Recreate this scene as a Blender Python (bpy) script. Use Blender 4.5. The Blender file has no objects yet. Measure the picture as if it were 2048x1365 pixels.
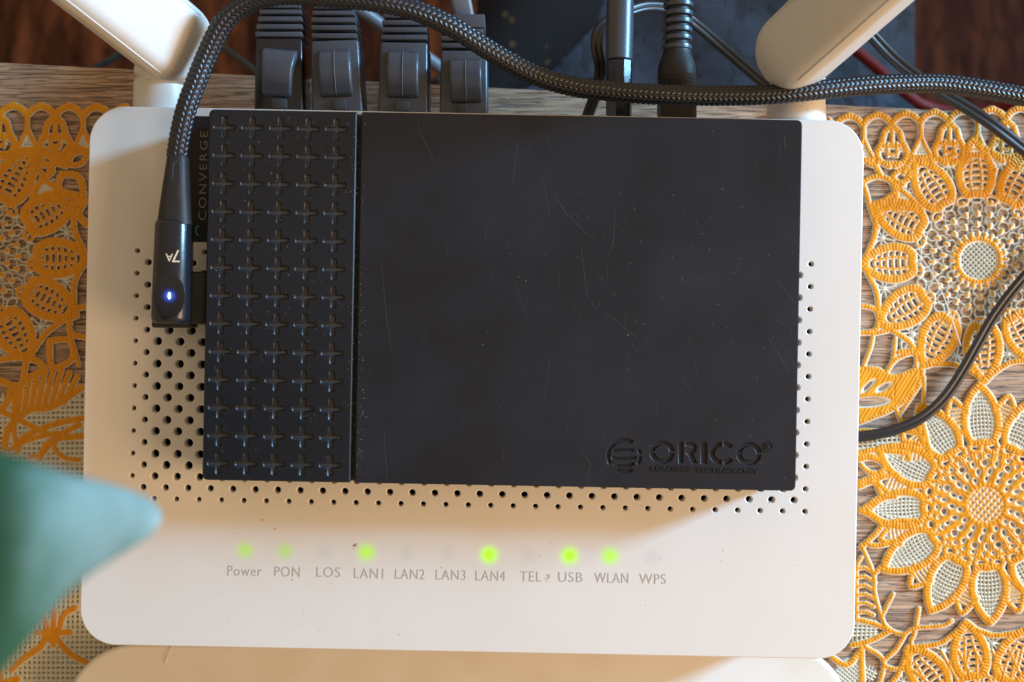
import bpy, bmesh, math, random
import numpy as np
from mathutils import Vector, Matrix
random.seed(7); rng = np.random.default_rng(7)
R = math.radians
sc = bpy.context.scene
COL = sc.collection
sc.unit_settings.scale_length = 0.01          # one unit is one centimetre

# ------------------------------------------------------------------ camera, light, exposure
ZC, D = 27.0, 24.0                             # camera height, distance to the router's top (z = 3)
cam_d = bpy.data.cameras.new('camera'); cam = bpy.data.objects.new('camera', cam_d); COL.objects.link(cam)
cam.location = (0, 0, ZC); cam_d.sensor_width = 36; cam_d.lens = 36*D/20.48
cam_d.clip_start = 0.5; cam_d.clip_end = 1000
cam_d.dof.use_dof = True; cam_d.dof.focus_distance = ZC-2.9; cam_d.dof.aperture_fstop = (cam_d.lens/1000)/0.24
sc.camera = cam
w = bpy.data.worlds.new('World'); sc.world = w; w.use_nodes = True
bg = w.node_tree.nodes['Background']; bg.inputs[0].default_value = (1.0, 0.73, 0.46, 1); bg.inputs[1].default_value = 0.47
def area(name, loc, aim, sx, sy, energy, color):
    l = bpy.data.lights.new(name, 'AREA'); l.shape = 'RECTANGLE'; l.size = sx; l.size_y = sy; l.energy = energy; l.color = color
    o = bpy.data.objects.new(name, l); COL.objects.link(o); o.location = loc
    o.rotation_euler = (Vector(aim)-Vector(loc)).to_track_quat('-Z', 'Y').to_euler(); return o
el, az = R(16.5), math.atan2(.335, .942)
wd = Vector((math.cos(el)*math.cos(az), math.cos(el)*math.sin(az), math.sin(el)))
area('window_light', wd*120+Vector((0, 0, 3)), (0, 0, 3), 13, 31, 330000, (0.29, 0.64, 1.0))
area('room_light', (72, -20, 48), (2, -1, 0), 46, 40, 56000, (1.0, 0.63, 0.34))
sc.view_settings.view_transform = 'Standard'; sc.view_settings.look = 'None'
sc.view_settings.exposure = 0.13; sc.view_settings.gamma = 1

# ------------------------------------------------------------------ helpers
def P(px, py, z=3.0):
    k = (ZC-z)/D
    return Vector(((px-1024)/100*k, (682.5-py)/100*k, z))
class Frame:
    """a plane at height z turned by a degrees; loc() gives local coordinates of a photo point on it"""
    def __init__(s, px, py, z, a): s.o = P(px, py, z); s.a = R(a); s.z = z; s.M = Matrix.Translation(s.o) @ Matrix.Rotation(s.a, 4, 'Z')
    def loc(s, px, py):
        v = P(px, py, s.z)-s.o; c, n = math.cos(-s.a), math.sin(-s.a)
        return (v.x*c-v.y*n, v.x*n+v.y*c)
def empty(name, loc, label=None, cat=None, group=None, parent=None, rz=0):
    o = bpy.data.objects.new(name, None); COL.objects.link(o); o.empty_display_size = .2
    o.location = loc; o.rotation_euler = (0, 0, rz)
    M = Matrix.Translation(Vector(loc)) @ Matrix.Rotation(rz, 4, 'Z')
    if parent: o.parent = parent; o.matrix_basis = WM[parent.name].inverted() @ M
    WM[o.name] = M
    tag(o, label, cat, group); return o
WM = {}
def tag(o, label=None, cat=None, group=None, kind=None):
    for k, v in (('label', label), ('category', cat), ('group', group), ('kind', kind)):
        if v: o[k] = v
    return o
def link(name, me, mat, parent=None, smooth=True, auto=None, flat_top=False):
    """link a mesh whose vertices are world coordinates as one object under parent"""
    if parent is not None: me.transform(WM[parent.name].inverted())
    if mat: me.materials.clear(); me.materials.append(mat)
    me.polygons.foreach_set('use_smooth', [smooth]*len(me.polygons))
    me.name = name
    o = bpy.data.objects.new(name, me); COL.objects.link(o)
    if parent is not None: o.parent = parent; WM[o.name] = WM[parent.name]
    else: WM[o.name] = Matrix.Identity(4)
    if smooth and auto is not None: me.set_sharp_from_angle(angle=R(auto))
    for p in (me.polygons if flat_top else ()):
        if p.normal.z > .9995: p.use_smooth = False
    return o
def bm_mesh(bm):
    bmesh.ops.recalc_face_normals(bm, faces=bm.faces[:]); me = bpy.data.meshes.new('m'); bm.to_mesh(me); bm.free(); return me
def build(name, bm, mat, parent=None, smooth=True, auto=35): return link(name, bm_mesh(bm), mat, parent, smooth, auto)
def catmull(pts, step=0.05):
    pts = [Vector(p) for p in pts]; q = [pts[0]*2-pts[1]]+pts+[pts[-1]*2-pts[-2]]; out = []
    for i in range(1, len(q)-2):
        n = max(2, int((q[i+1]-q[i]).length/step))
        for j in range(n):
            t = j/n; a, b, c, d = q[i-1], q[i], q[i+1], q[i+2]
            out.append(.5*((2*b)+(c-a)*t+(2*a-5*b+4*c-d)*t*t+(3*b-a-3*c+d)*t**3))
    out.append(pts[-1]); return out
def add_sweep(bm, path, section, scale=None, up=Vector((0, 0, 1)), caps=True, twist=0):
    """sweep a closed 2D section along path; scale(i, s) gives factors across the path"""
    rings = []; n = len(path); s = 0
    for i, p in enumerate(path):
        if i: s += (p-path[i-1]).length
        t = (path[min(i+1, n-1)]-path[max(i-1, 0)]).normalized()
        side = t.cross(up).normalized(); u = side.cross(t)
        if twist:
            a = twist*s; side, u = side*math.cos(a)+u*math.sin(a), u*math.cos(a)-side*math.sin(a)
        sx, sy = scale(i, s) if scale else (1, 1)
        rings.append([bm.verts.new(p+side*(x*sx)+u*(y*sy)) for x, y in section])
    m = len(section)
    for a, b in zip(rings, rings[1:]):
        for j in range(m): bm.faces.new((a[j], a[(j+1) % m], b[(j+1) % m], b[j]))
    if caps: bm.faces.new(rings[0][::-1]); bm.faces.new(rings[-1])
    return rings
def circ(r, n=16): return [(r*math.cos(2*math.pi*i/n), r*math.sin(2*math.pi*i/n)) for i in range(n)]
def rrect(w, h, r, n=5):
    out = []
    for cx, cy, a0 in ((w/2-r, h/2-r, 0), (-w/2+r, h/2-r, 90), (-w/2+r, -h/2+r, 180), (w/2-r, -h/2+r, 270)):
        for k in range(n+1):
            a = R(a0+90*k/n); out.append((cx+r*math.cos(a), cy+r*math.sin(a)))
    return out
def twin(r):        # figure of eight section of a two-core cord
    out = []
    for s in (1, -1):
        for k in range(13):
            a = R(-140+280*k/12); out.append((s*(r*.78+r*math.cos(a)), s*r*math.sin(a)))
    return out
def add_box(bm, M, sx, sy, sz, bev=.03, seg=2, taper=None):
    b = bmesh.new(); bmesh.ops.create_cube(b, size=1)
    for v in b.verts:
        k = taper if (taper and v.co.y > 0) else 1
        v.co = Vector((v.co.x*sx*k, v.co.y*sy, v.co.z*sz))
    if bev: bmesh.ops.bevel(b, geom=b.edges[:], offset=bev, segments=seg, affect='EDGES', profile=.5)
    b.transform(M); me = bpy.data.meshes.new('t'); b.to_mesh(me); b.free(); bm.from_mesh(me); bpy.data.meshes.remove(me)
def plate(outer, holes, zc, half, bev, M, res=2, draft=0, chamfer=False):
    """a flat plate with holes: triangulated faces, every edge rounded, straight walls between"""
    from mathutils.geometry import delaunay_2d_cdt
    def area2(p): return sum(p[i][0]*p[(i+1) % len(p)][1]-p[(i+1) % len(p)][0]*p[i][1] for i in range(len(p)))
    def norm(p):                          # unit directions from the material towards the opening
        n = len(p); out = []
        for i in range(n):
            a, b, c = p[i-1], p[i], p[(i+1) % n]
            e1 = Vector((b[0]-a[0], b[1]-a[1])).normalized(); e2 = Vector((c[0]-b[0], c[1]-b[1])).normalized()
            n1 = Vector((e1.y, -e1.x)); n2 = Vector((e2.y, -e2.x)); m = (n1+n2); l = m.length
            m = m/l if l > 1e-6 else n1; out.append(m/max(.5, m.dot(n1)))
        return out
    loops = []
    for k, p in enumerate([outer]+holes):
        p = [tuple(q) for q in p]
        if (area2(p) < 0) != (k > 0): p = p[::-1]
        loops.append((p, norm(p)))
    tops, edges, owner = [], [], []
    for k, (p, nn) in enumerate(loops):
        o = len(tops); n = len(p)
        for q, d in zip(p, nn): tops.append(Vector((q[0]-d.x*bev, q[1]-d.y*bev))); owner.append(k)
        edges += [(o+i, o+(i+1) % n) for i in range(n)]
    vo, _, fo, ov, _, _ = delaunay_2d_cdt(tops, edges, [], 0, 1e-6)
    own = [owner[q[0]] if q else -1 for q in ov]; src = [q[0] if q else -1 for q in ov]
    starts = [0]
    for p, _ in loops: starts.append(starts[-1]+len(p))
    def inside(x, y, P_):
        r = False; n = len(P_)
        for i in range(n):
            a, b = P_[i], P_[(i+1) % n]
            if (a[1] > y) != (b[1] > y) and x < (b[0]-a[0])*(y-a[1])/(b[1]-a[1])+a[0]: r = not r
        return r
    faces = []
    for f in fo:
        k = own[f[0]]
        if k >= 0 and all(own[q] == k for q in f):
            cx = sum(vo[q].x for q in f)/3; cy = sum(vo[q].y for q in f)/3
            ins = inside(cx, cy, [(t.x, t.y) for t in tops[starts[k]:starts[k+1]]])
            if (k > 0) == ins: continue
        if any(src[q] < 0 for q in f): continue
        faces.append([src[q] for q in f])
    bm = bmesh.new(); rings = []
    levels = [(bev*(1-math.sin(R(90*i/res))), zc+half-bev*(1-math.cos(R(90*i/res)))) for i in range(res+1)]+[(0, zc-half)]
    if chamfer: levels = [(bev, zc+half), (bev*.05, zc+half-bev*.66), (0, zc+half-bev*.85), (0, zc-half)]
    for ins, z in levels:
        last = z < zc-half+1e-6
        rings.append([bm.verts.new((q[0]-d.x*(ins-(draft if last and k else 0)), q[1]-d.y*(ins-(draft if last and k else 0)), z)) for k, (p, nn) in enumerate(loops) for q, d in zip(p, nn)])
    for f in faces: bm.faces.new([rings[0][i] for i in f])
    for a, b in zip(rings, rings[1:]):
        for s_, e_ in edges: bm.faces.new((a[s_], b[s_], b[e_], a[e_]))
    bmesh.ops.recalc_face_normals(bm, faces=bm.faces[:]); bm.normal_update()
    if max(bm.faces, key=lambda f: f.calc_area()).normal.z < 0: bmesh.ops.reverse_faces(bm, faces=bm.faces[:])
    bm.transform(M); me = bpy.data.meshes.new('p'); bm.to_mesh(me); bm.free(); return me
def text(s, size, M, extrude=.004, bevel=0, sx=1.0, spacing=1.0, thin=0):
    cu = bpy.data.curves.new('t', 'FONT'); cu.body = s; cu.size = size; cu.extrude = extrude; cu.bevel_depth = bevel
    cu.align_x = 'CENTER'; cu.align_y = 'CENTER'; cu.space_character = spacing; cu.resolution_u = 4; cu.offset = -thin
    o = bpy.data.objects.new('t', cu); COL.objects.link(o); bpy.context.view_layer.update()
    me = bpy.data.meshes.new_from_object(o.evaluated_get(bpy.context.evaluated_depsgraph_get()))
    bpy.data.objects.remove(o); bpy.data.curves.remove(cu)
    me.transform(M @ Matrix.Diagonal((sx, 1, 1, 1))); return me

# ------------------------------------------------------------------ materials
def mat(name, color, rough=.5, spec=.5, noise=None, bump=None, coat=0, sss=0, metal=0, emit=None, alpha=None):
    """noise = (scale, other colour, low, high); bump = (scale, strength, distance)"""
    m = bpy.data.materials.new(name); m.use_nodes = True; nt = m.node_tree; b = nt.nodes['Principled BSDF']
    b.inputs['Base Color'].default_value = (*color, 1); b.inputs['Roughness'].default_value = rough
    b.inputs['Specular IOR Level'].default_value = spec; b.inputs['Coat Weight'].default_value = coat; b.inputs['Metallic'].default_value = metal
    tc = nt.nodes.new('ShaderNodeTexCoord')
    if noise:
        n = nt.nodes.new('ShaderNodeTexNoise'); n.inputs['Scale'].default_value = noise[0]; n.inputs['Detail'].default_value = 6
        nt.links.new(tc.outputs['Object'], n.inputs['Vector'])
        r = nt.nodes.new('ShaderNodeMapRange'); r.inputs[1].default_value = noise[2]; r.inputs[2].default_value = noise[3]
        nt.links.new(n.outputs[0], r.inputs[0]); x = nt.nodes.new('ShaderNodeMix'); x.data_type = 'RGBA'
        x.inputs[6].default_value = (*color, 1); x.inputs[7].default_value = (*noise[1], 1)
        nt.links.new(r.outputs[0], x.inputs[0]); nt.links.new(x.outputs[2], b.inputs['Base Color'])
    if bump:
        n = nt.nodes.new('ShaderNodeTexNoise'); n.inputs['Scale'].default_value = bump[0]; n.inputs['Detail'].default_value = 3
        nt.links.new(tc.outputs['Object'], n.inputs['Vector']); u = nt.nodes.new('ShaderNodeBump')
        u.inputs['Strength'].default_value = bump[1]; u.inputs['Distance'].default_value = bump[2]
        nt.links.new(n.outputs[0], u.inputs['Height']); nt.links.new(u.outputs[0], b.inputs['Normal'])
    if emit: b.inputs['Emission Color'].default_value = (*emit[0], 1); b.inputs['Emission Strength'].default_value = emit[1]
    return m
WHITE = (.72, .70, .675)
M_white = mat('white_plastic', WHITE, .42, .45, noise=(.5, (.70, .665, .61), .4, .9), bump=(60, .12, .004))
M_white2 = mat('white_plastic_lower', (.72, .70, .67), .42, .45, noise=(.8, (.66, .61, .53), .35, .8), bump=(60, .12, .004))
M_ant = mat('antenna_plastic', (.59, .585, .56), .38, .45, noise=(1.6, (.62, .53, .42), .5, .9), bump=(40, .1, .004))
M_stain = mat('stained_plastic', (.72, .68, .62), .45, .45, noise=(3.2, (.42, .25, .12), .58, .72))
M_dark_in = mat('dark_interior', (.012, .010, .010), .8, .2)
M_liner = mat('brown_liner', (.20, .11, .085), .7, .3)
M_ssd = mat('black_ribbed_plastic', (.010, .0120, .0165), .38, .32, bump=(90, .15, .004))
M_ssd2 = mat('black_satin_plastic', (.0130, .0130, .0155), .42, .24, noise=(.55, (.020, .0215, .029), .35, .7), bump=(120, .12, .003))  # noise colour paints in the lid's soft bluish sheen
M_floorcross = mat('recess_plastic', (.036, .039, .047), .42, .5, bump=(26, .35, .02))
M_scratch = mat('scratch', (.060, .062, .072), .5, .5)
M_dust = mat('dust', (.26, .25, .24), .9, .2)
M_rubber = mat('black_rubber', (.045, .053, .070), .34, .6, noise=(25, (.075, .08, .09), .56, .75), bump=(50, .25, .01))
M_glossy = mat('glossy_black_plastic', (.010, .011, .016), .22, .5, bump=(14, .1, .01))
M_matte = mat('matte_black_plastic', (.018, .018, .019), .55, .4)
M_cord = mat('black_cord_vinyl', (.016, .016, .018), .33, .5, bump=(9, .15, .01))
M_braid = mat('braided_nylon', (.010, .013, .020), .36, .55)
M_grey = mat('grey_cord_vinyl', (.10, .11, .13), .45, .5)
M_sticker = mat('black_sticker', (.008, .008, .010), .5, .4)
M_ink = mat('sticker_ink', (.22, .20, .18), .6, .3)
M_cyan = mat('cyan_ink', (.05, .32, .38), .6, .3)
M_print = mat('grey_ink', (.45, .435, .44), .6, .3)
M_gold = mat('pale_print', (.80, .68, .50), .5, .3)
M_clear = mat('clear_latch', (.05, .05, .048), .5, .25)
M_speck = mat('dirt', (.52, .41, .31), .7, .2)
M_red = mat('red_vinyl', (.11, .006, .006), .6, .2)
M_hair = mat('white_thread', (.75, .72, .66), .6, .3)

def wood(name, c1, c2, c3, scale=(1, 1, 1), bump=.5, rz=0, bdist=.05, rough=.5):
    m = bpy.data.materials.new(name); m.use_nodes = True; nt = m.node_tree; b = nt.nodes['Principled BSDF']; L = nt.links
    tc = nt.nodes.new('ShaderNodeTexCoord'); mp = nt.nodes.new('ShaderNodeMapping'); mp.inputs['Rotation'].default_value = (0, 0, rz); mp.inputs['Scale'].default_value = scale
    L.new(tc.outputs['Object'], mp.inputs[0])
    n1 = nt.nodes.new('ShaderNodeTexNoise'); n1.inputs['Scale'].default_value = 1.0; n1.inputs['Detail'].default_value = 8; n1.inputs['Roughness'].default_value = .62; n1.inputs['Distortion'].default_value = .5
    n2 = nt.nodes.new('ShaderNodeTexNoise'); n2.inputs['Scale'].default_value = 3.7; n2.inputs['Detail'].default_value = 5; n2.inputs['Distortion'].default_value = .9
    L.new(mp.outputs[0], n1.inputs[0]); L.new(mp.outputs[0], n2.inputs[0])
    cr = nt.nodes.new('ShaderNodeValToRGB'); e = cr.color_ramp.elements
    e[0].position = .34; e[0].color = (*c1, 1); e[1].position = .66; e[1].color = (*c3, 1); k = e.new(.5); k.color = (*c2, 1)
    L.new(n1.outputs[0], cr.inputs[0])
    cr2 = nt.nodes.new('ShaderNodeValToRGB'); e = cr2.color_ramp.elements; e[0].position = .38; e[0].color = (.28, .24, .22, 1); e[1].position = .47; e[1].color = (1, 1, 1, 1)
    L.new(n2.outputs[0], cr2.inputs[0])
    mx = nt.nodes.new('ShaderNodeMix'); mx.data_type = 'RGBA'; mx.blend_type = 'MULTIPLY'; mx.inputs[0].default_value = .75
    L.new(cr.outputs[0], mx.inputs[6]); L.new(cr2.outputs[0], mx.inputs[7]); L.new(mx.outputs[2], b.inputs['Base Color'])
    u = nt.nodes.new('ShaderNodeBump'); u.inputs['Strength'].default_value = bump; u.inputs['Distance'].default_value = bdist
    L.new(cr2.outputs[0], u.inputs['Height']); L.new(u.outputs[0], b.inputs['Normal']); b.inputs['Roughness'].default_value = rough
    return m
M_table = wood('table_wood', (.27, .165, .10), (.42, .275, .18), (.55, .39, .27), (.28, 7.5, 1), .9, R(2.9), .04)
M_plank = wood('floor_wood', (.018, .005, .002), (.065, .018, .006), (.14, .038, .012), (.5, .12, 1), .1, 0, .2, .75)
M_plankd = wood('floor_wood_dark', (.010, .003, .002), (.028, .008, .004), (.05, .015, .006), (.5, .1, 1), .1, 0, .2, .8)
for _m in (M_plank, M_plankd): _m.node_tree.nodes['Principled BSDF'].inputs['Specular IOR Level'].default_value = .05
M_navy = wood('navy_cloth', (.010, .012, .019), (.020, .025, .039), (.038, .046, .068), (.35, .3, 1), .15, R(30), .2, .85)

# lace: colour by the "print" attribute
def lace_material():
    m = bpy.data.materials.new('lace_vinyl'); m.use_nodes = True; nt = m.node_tree; b = nt.nodes['Principled BSDF']; L = nt.links
    a = nt.nodes.new('ShaderNodeAttribute'); a.attribute_name = 'print'
    tc = nt.nodes.new('ShaderNodeTexCoord')
    n = nt.nodes.new('ShaderNodeTexNoise'); n.inputs['Scale'].default_value = 2.2; n.inputs['Detail'].default_value = 5; L.new(tc.outputs['Object'], n.inputs[0])
    o = nt.nodes.new('ShaderNodeMix'); o.data_type = 'RGBA'; o.inputs[6].default_value = (.74, .315, .006, 1); o.inputs[7].default_value = (.62, .25, .006, 1); L.new(n.outputs[0], o.inputs[0])
    x = nt.nodes.new('ShaderNodeMix'); x.data_type = 'RGBA'; x.inputs[6].default_value = (.66, .65, .54, 1)
    L.new(o.outputs[2], x.inputs[7]); L.new(a.outputs['Fac'], x.inputs[0]); L.new(x.outputs[2], b.inputs['Base Color'])
    b.inputs['Roughness'].default_value = .5; b.inputs['Specular IOR Level'].default_value = .3; return m
M_lace = lace_material()

def glow_material(name, base, core, halo, strength, r0, power):
    """halo painted round a lamp: emission falls off from the centre (object origin)"""
    m = bpy.data.materials.new(name); m.use_nodes = True; nt = m.node_tree; b = nt.nodes['Principled BSDF']; L = nt.links
    b.inputs['Base Color'].default_value = (*base, 1); b.inputs['Roughness'].default_value = .25
    tc = nt.nodes.new('ShaderNodeTexCoord'); ln = nt.nodes.new('ShaderNodeVectorMath'); ln.operation = 'LENGTH'; L.new(tc.outputs['Object'], ln.inputs[0])
    r = nt.nodes.new('ShaderNodeMapRange'); r.inputs[1].default_value = 0; r.inputs[2].default_value = r0; r.inputs[3].default_value = 1; r.inputs[4].default_value = 0
    r.interpolation_type = 'SMOOTHERSTEP'; L.new(ln.outputs['Value'], r.inputs[0])
    p = nt.nodes.new('ShaderNodeMath'); p.operation = 'POWER'; p.inputs[1].default_value = power; L.new(r.outputs[0], p.inputs[0])
    s = nt.nodes.new('ShaderNodeMath'); s.operation = 'MULTIPLY'; s.inputs[1].default_value = strength; L.new(p.outputs[0], s.inputs[0])
    c = nt.nodes.new('ShaderNodeMix'); c.data_type = 'RGBA'; c.inputs[6].default_value = (*halo, 1); c.inputs[7].default_value = (*core, 1)
    L.new(p.outputs[0], c.inputs[0]); L.new(c.outputs[2], b.inputs['Emission Color']); L.new(s.outputs[0], b.inputs['Emission Strength'])
    return m

# ------------------------------------------------------------------ table and what lies behind it
def edge_y(px): return 125+.0505*px
def build_table():
    t = empty('table', P(1000, 900, 0), 'brown wood grain table top the lace mat and router lie on', 'table')
    bm = bmesh.new(); b0 = [(-900, edge_y(-900)), (3000, edge_y(3000)), (3000, 2300), (-900, 2300)]
    top = [bm.verts.new(P(x, y, 0)) for x, y in b0]; f = bm.faces.new(top)
    r = bmesh.ops.extrude_face_region(bm, geom=[f])
    for v in r['geom']:
        if isinstance(v, bmesh.types.BMVert): v.co.z -= 2.4
    bmesh.ops.bevel(bm, geom=[e for e in bm.edges if all(abs(v.co.z) < 1e-6 for v in e.verts)], offset=.06, segments=3, affect='EDGES')
    build('table_top', bm, M_table, t)
build_table()

def build_floor():
    f = empty('floor', (0, 0, -45)); tag(f, kind='structure')
    x = -120.0; i = 0
    while x < 120:
        wd_ = 9.6+random.uniform(-.4, .4)
        b = bmesh.new(); add_box(b, Matrix.Translation((x+wd_/2, 20, -45.5+random.uniform(-.03, .03))), wd_-.05, 220, 1, .03, 1)
        px = (x)/(72/24)*100+1024
        build('plank', b, M_plankd if (1700 < px < 2000 or random.random() < .3) else M_plank, f); x += wd_; i += 1
build_floor()
def build_cloth():
    # navy cloth spread on something below the table's far edge
    bm = bmesh.new(); z0 = -9.0; N, K = 70, 30; vs = []
    for j in range(K+1):
        row = []
        for i in range(N+1):
            px = 965+865*i/N; py = -330+900*j/K
            edge = 14*math.sin(j*.9) if i == 0 else 0
            z = z0+.22*math.sin(px*.009+py*.004)+.07*math.sin(px*.024-py*.013)
            row.append(bm.verts.new(P(px+edge, py, z)))
        vs.append(row)
    for j in range(K):
        for i in range(N): bm.faces.new((vs[j][i], vs[j][i+1], vs[j+1][i+1], vs[j+1][i]))
    r = bmesh.ops.extrude_face_region(bm, geom=bm.faces[:])
    for v in r['geom']:
        if isinstance(v, bmesh.types.BMVert): v.co.z -= .25
    o = build('cloth', bm, M_navy)
    tag(o, 'dark navy blue cloth out of focus below the far table edge', 'cloth')
build_cloth()
def dark_bag():
    bm = bmesh.new(); N, K = 30, 30; vs = []
    for j in range(K+1):
        row = []; py = -330+800*j/K; x1 = 1215-max(0, py-40)*1.25+14*math.sin(j*.8)
        for i in range(N+1):
            px = 955+(x1-955)*i/N; row.append(bm.verts.new(P(px, py, -7.6+.3*math.sin(px*.02+py*.01)-.9*(i/N)**4)))
        vs.append(row)
    for j in range(K):
        for i in range(N):
            bm.faces.new((vs[j][i], vs[j][i+1], vs[j+1][i+1], vs[j+1][i]))
    r = bmesh.ops.extrude_face_region(bm, geom=bm.faces[:])
    for v in r['geom']:
        if isinstance(v, bmesh.types.BMVert): v.co.z -= .2
    m = bpy.data.materials.new('dark_print_cloth'); m.use_nodes = True; nt = m.node_tree; b = nt.nodes['Principled BSDF']; L = nt.links
    tc = nt.nodes.new('ShaderNodeTexCoord'); v = nt.nodes.new('ShaderNodeTexVoronoi'); v.inputs['Scale'].default_value = 1.7; L.new(tc.outputs['Object'], v.inputs[0])
    c = nt.nodes.new('ShaderNodeValToRGB'); c.color_ramp.elements[0].position = .10; c.color_ramp.elements[0].color = (.05, .03, .012, 1); c.color_ramp.elements[1].position = .22; c.color_ramp.elements[1].color = (.010, .008, .008, 1)
    L.new(v.outputs['Distance'], c.inputs[0]); L.new(c.outputs[0], b.inputs['Base Color']); b.inputs['Roughness'].default_value = .9; b.inputs['Specular IOR Level'].default_value = .1
    o = build('cloth', bm, m); tag(o, 'near black cloth with faint gold dots, out of focus behind the fourth network plug', 'cloth')
dark_bag()

def cord(name, pts, r, m, label, cat='cord', two=False, parent=None, group=None, step=.12):
    bm = bmesh.new(); path = catmull([P(*p) for p in pts], step)
    add_sweep(bm, path, twin(r) if two else circ(r, 14))
    o = build(name, bm, m, parent, auto=60)
    if label: tag(o, label, cat, group)
    return o
cord('red_cord', [(1660, 60, -8), (1740, 125, -8), (1800, 178, -8), (1860, 215, -8.6), (1960, 222, -8.6), (2100, 190, -8), (2300, 150, -8)], .16, M_red, 'thin red cord out of focus behind the table at the right')
cord('black_cord', [(-60, 175, -8), (150, 150, -8), (270, 95, -8), (380, 65, -8.5), (470, 112, -8), (560, 175, -7.5), (700, 205, -7), (880, 160, -6)], .11, M_cord, 'thin black cord drooping behind the plugs, out of focus over brown wood')

# ------------------------------------------------------------------ lace mat
STEP = 1.25
class Field:
    def __init__(s, x0, x1, y0, y1):
        s.x0, s.y0 = x0, y0; s.nx = int((x1-x0)/STEP)+1; s.ny = int((y1-y0)/STEP)+1
        s.X = (x0+np.arange(s.nx)*STEP)[None, :]; s.Y = (y0+np.arange(s.ny)*STEP)[:, None]
        sh = (s.ny, s.nx); s.o = np.full(sh, -9., np.float32); s.w = np.full(sh, -9., np.float32)
        s.ph = np.zeros(sh, np.float32); s.lim = np.full(sh, 9., np.float32); s.id = np.zeros(sh, np.int32); s.cur = 0
    def win(s, xa, xb, ya, yb):
        i0 = max(0, int((xa-s.x0)/STEP)); i1 = min(s.nx, int((xb-s.x0)/STEP)+2)
        j0 = max(0, int((ya-s.y0)/STEP)); j1 = min(s.ny, int((yb-s.y0)/STEP)+2)
        if i0 >= i1 or j0 >= j1: return None
        return (slice(j0, j1), slice(i0, i1))
    def seg(s, a, b, wd, white, ph0):
        h = wd/2; q = s.win(min(a[0], b[0])-h-8, max(a[0], b[0])+h+8, min(a[1], b[1])-h-8, max(a[1], b[1])+h+8)
        if not q: return
        X = s.X[:, q[1]]; Y = s.Y[q[0], :]; dx, dy = b[0]-a[0], b[1]-a[1]; L2 = dx*dx+dy*dy+1e-9
        t = np.clip(((X-a[0])*dx+(Y-a[1])*dy)/L2, 0, 1); d = h-np.hypot(X-a[0]-t*dx, Y-a[1]-t*dy)
        A = s.w if white else s.o; m = d > A[q]
        A[q][m] = d[m]
        if not white: s.ph[q][m] = (ph0+t*math.sqrt(L2))[m]
        k = m & (d > -2); s.id[q][k] = s.cur
    def stroke(s, pts, wd, white=False, smooth=True, closed=False):
        if closed: pts = list(pts)+[pts[0]]
        P_ = [(p[0], p[1]) for p in (catmull([(x, y, 0) for x, y in pts], 7) if smooth and len(pts) > 2 else [Vector((x, y, 0)) for x, y in pts])]
        ph = 0
        for a, b in zip(P_, P_[1:]):
            s.seg(a, b, wd, white, ph); ph += math.hypot(b[0]-a[0], b[1]-a[1])
    def ell(s, cx, cy, a, b, ang=0):      # signed distance (approximate), positive inside
        q = s.win(cx-max(a, b)-9, cx+max(a, b)+9, cy-max(a, b)-9, cy+max(a, b)+9)
        if not q: return None, None
        c, n = math.cos(ang), math.sin(ang); X = s.X[:, q[1]]-cx; Y = s.Y[q[0], :]-cy
        u = X*c+Y*n; v = -X*n+Y*c; r = np.sqrt((u/a)**2+(v/b)**2)+1e-6
        return q, (1-r)*min(a, b)
    def disc(s, cx, cy, r, white=False):
        q, d = s.ell(cx, cy, r, r)
        if q is None: return
        A = s.w if white else s.o; m = d > A[q]; A[q][m] = d[m]
        if not white:
            ang = np.arctan2(s.Y[q[0], :]-cy, s.X[:, q[1]]-cx)*max(r, 40); s.ph[q][m] = ang[m]
        k = m & (d > -2); s.id[q][k] = s.cur
    def hole(s, cx, cy, a, b, ang=0):
        q, d = s.ell(cx, cy, a, b, ang)
        if q is None: return
        s.lim[q] = np.minimum(s.lim[q], -d)
    def flush(s):
        s.w = np.maximum(np.minimum(s.w, s.lim+2), np.minimum(s.o+1.5, s.lim+1.5)); s.o = np.minimum(s.o, s.lim); s.lim[:] = 9
    def poly_fill(s, pts, white=False):   # convex polygon
        xs = [p[0] for p in pts]; ys = [p[1] for p in pts]; q = s.win(min(xs)-3, max(xs)+3, min(ys)-3, max(ys)+3)
        if not q: return
        d = np.full((q[0].stop-q[0].start, q[1].stop-q[1].start), 99., np.float32); n = len(pts)
        ar = sum(pts[i][0]*pts[(i+1) % n][1]-pts[(i+1) % n][0]*pts[i][1] for i in range(n)); sg = 1 if ar > 0 else -1
        for i in range(n):
            a, b = pts[i], pts[(i+1) % n]; L_ = math.hypot(b[0]-a[0], b[1]-a[1])
            d = np.minimum(d, sg*((b[0]-a[0])*(s.Y[q[0], :]-a[1])-(b[1]-a[1])*(s.X[:, q[1]]-a[0]))/L_)
        A = s.w if white else s.o; m = d > A[q]; A[q][m] = d[m]
        if not white: s.ph[q][m] = (s.X[:, q[1]]*.8+s.Y[q[0], :]*.5)[m]
        k = m & (d > -2); s.id[q][k] = s.cur
    def net(s, cx, cy, rad, pitch, wd, ang, white=True, inside=None):
        for k2 in (0, 1):
            a = ang+k2*math.pi/2; c, n = math.cos(a), math.sin(a); v = -int(rad/pitch)*pitch
            while v <= rad:
                L_ = math.sqrt(max(rad*rad-v*v, 0)); s.seg((cx-c*L_-n*v, cy-n*L_+c*v), (cx+c*L_-n*v, cy+n*L_+c*v), wd, white, 0); v += pitch

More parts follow.
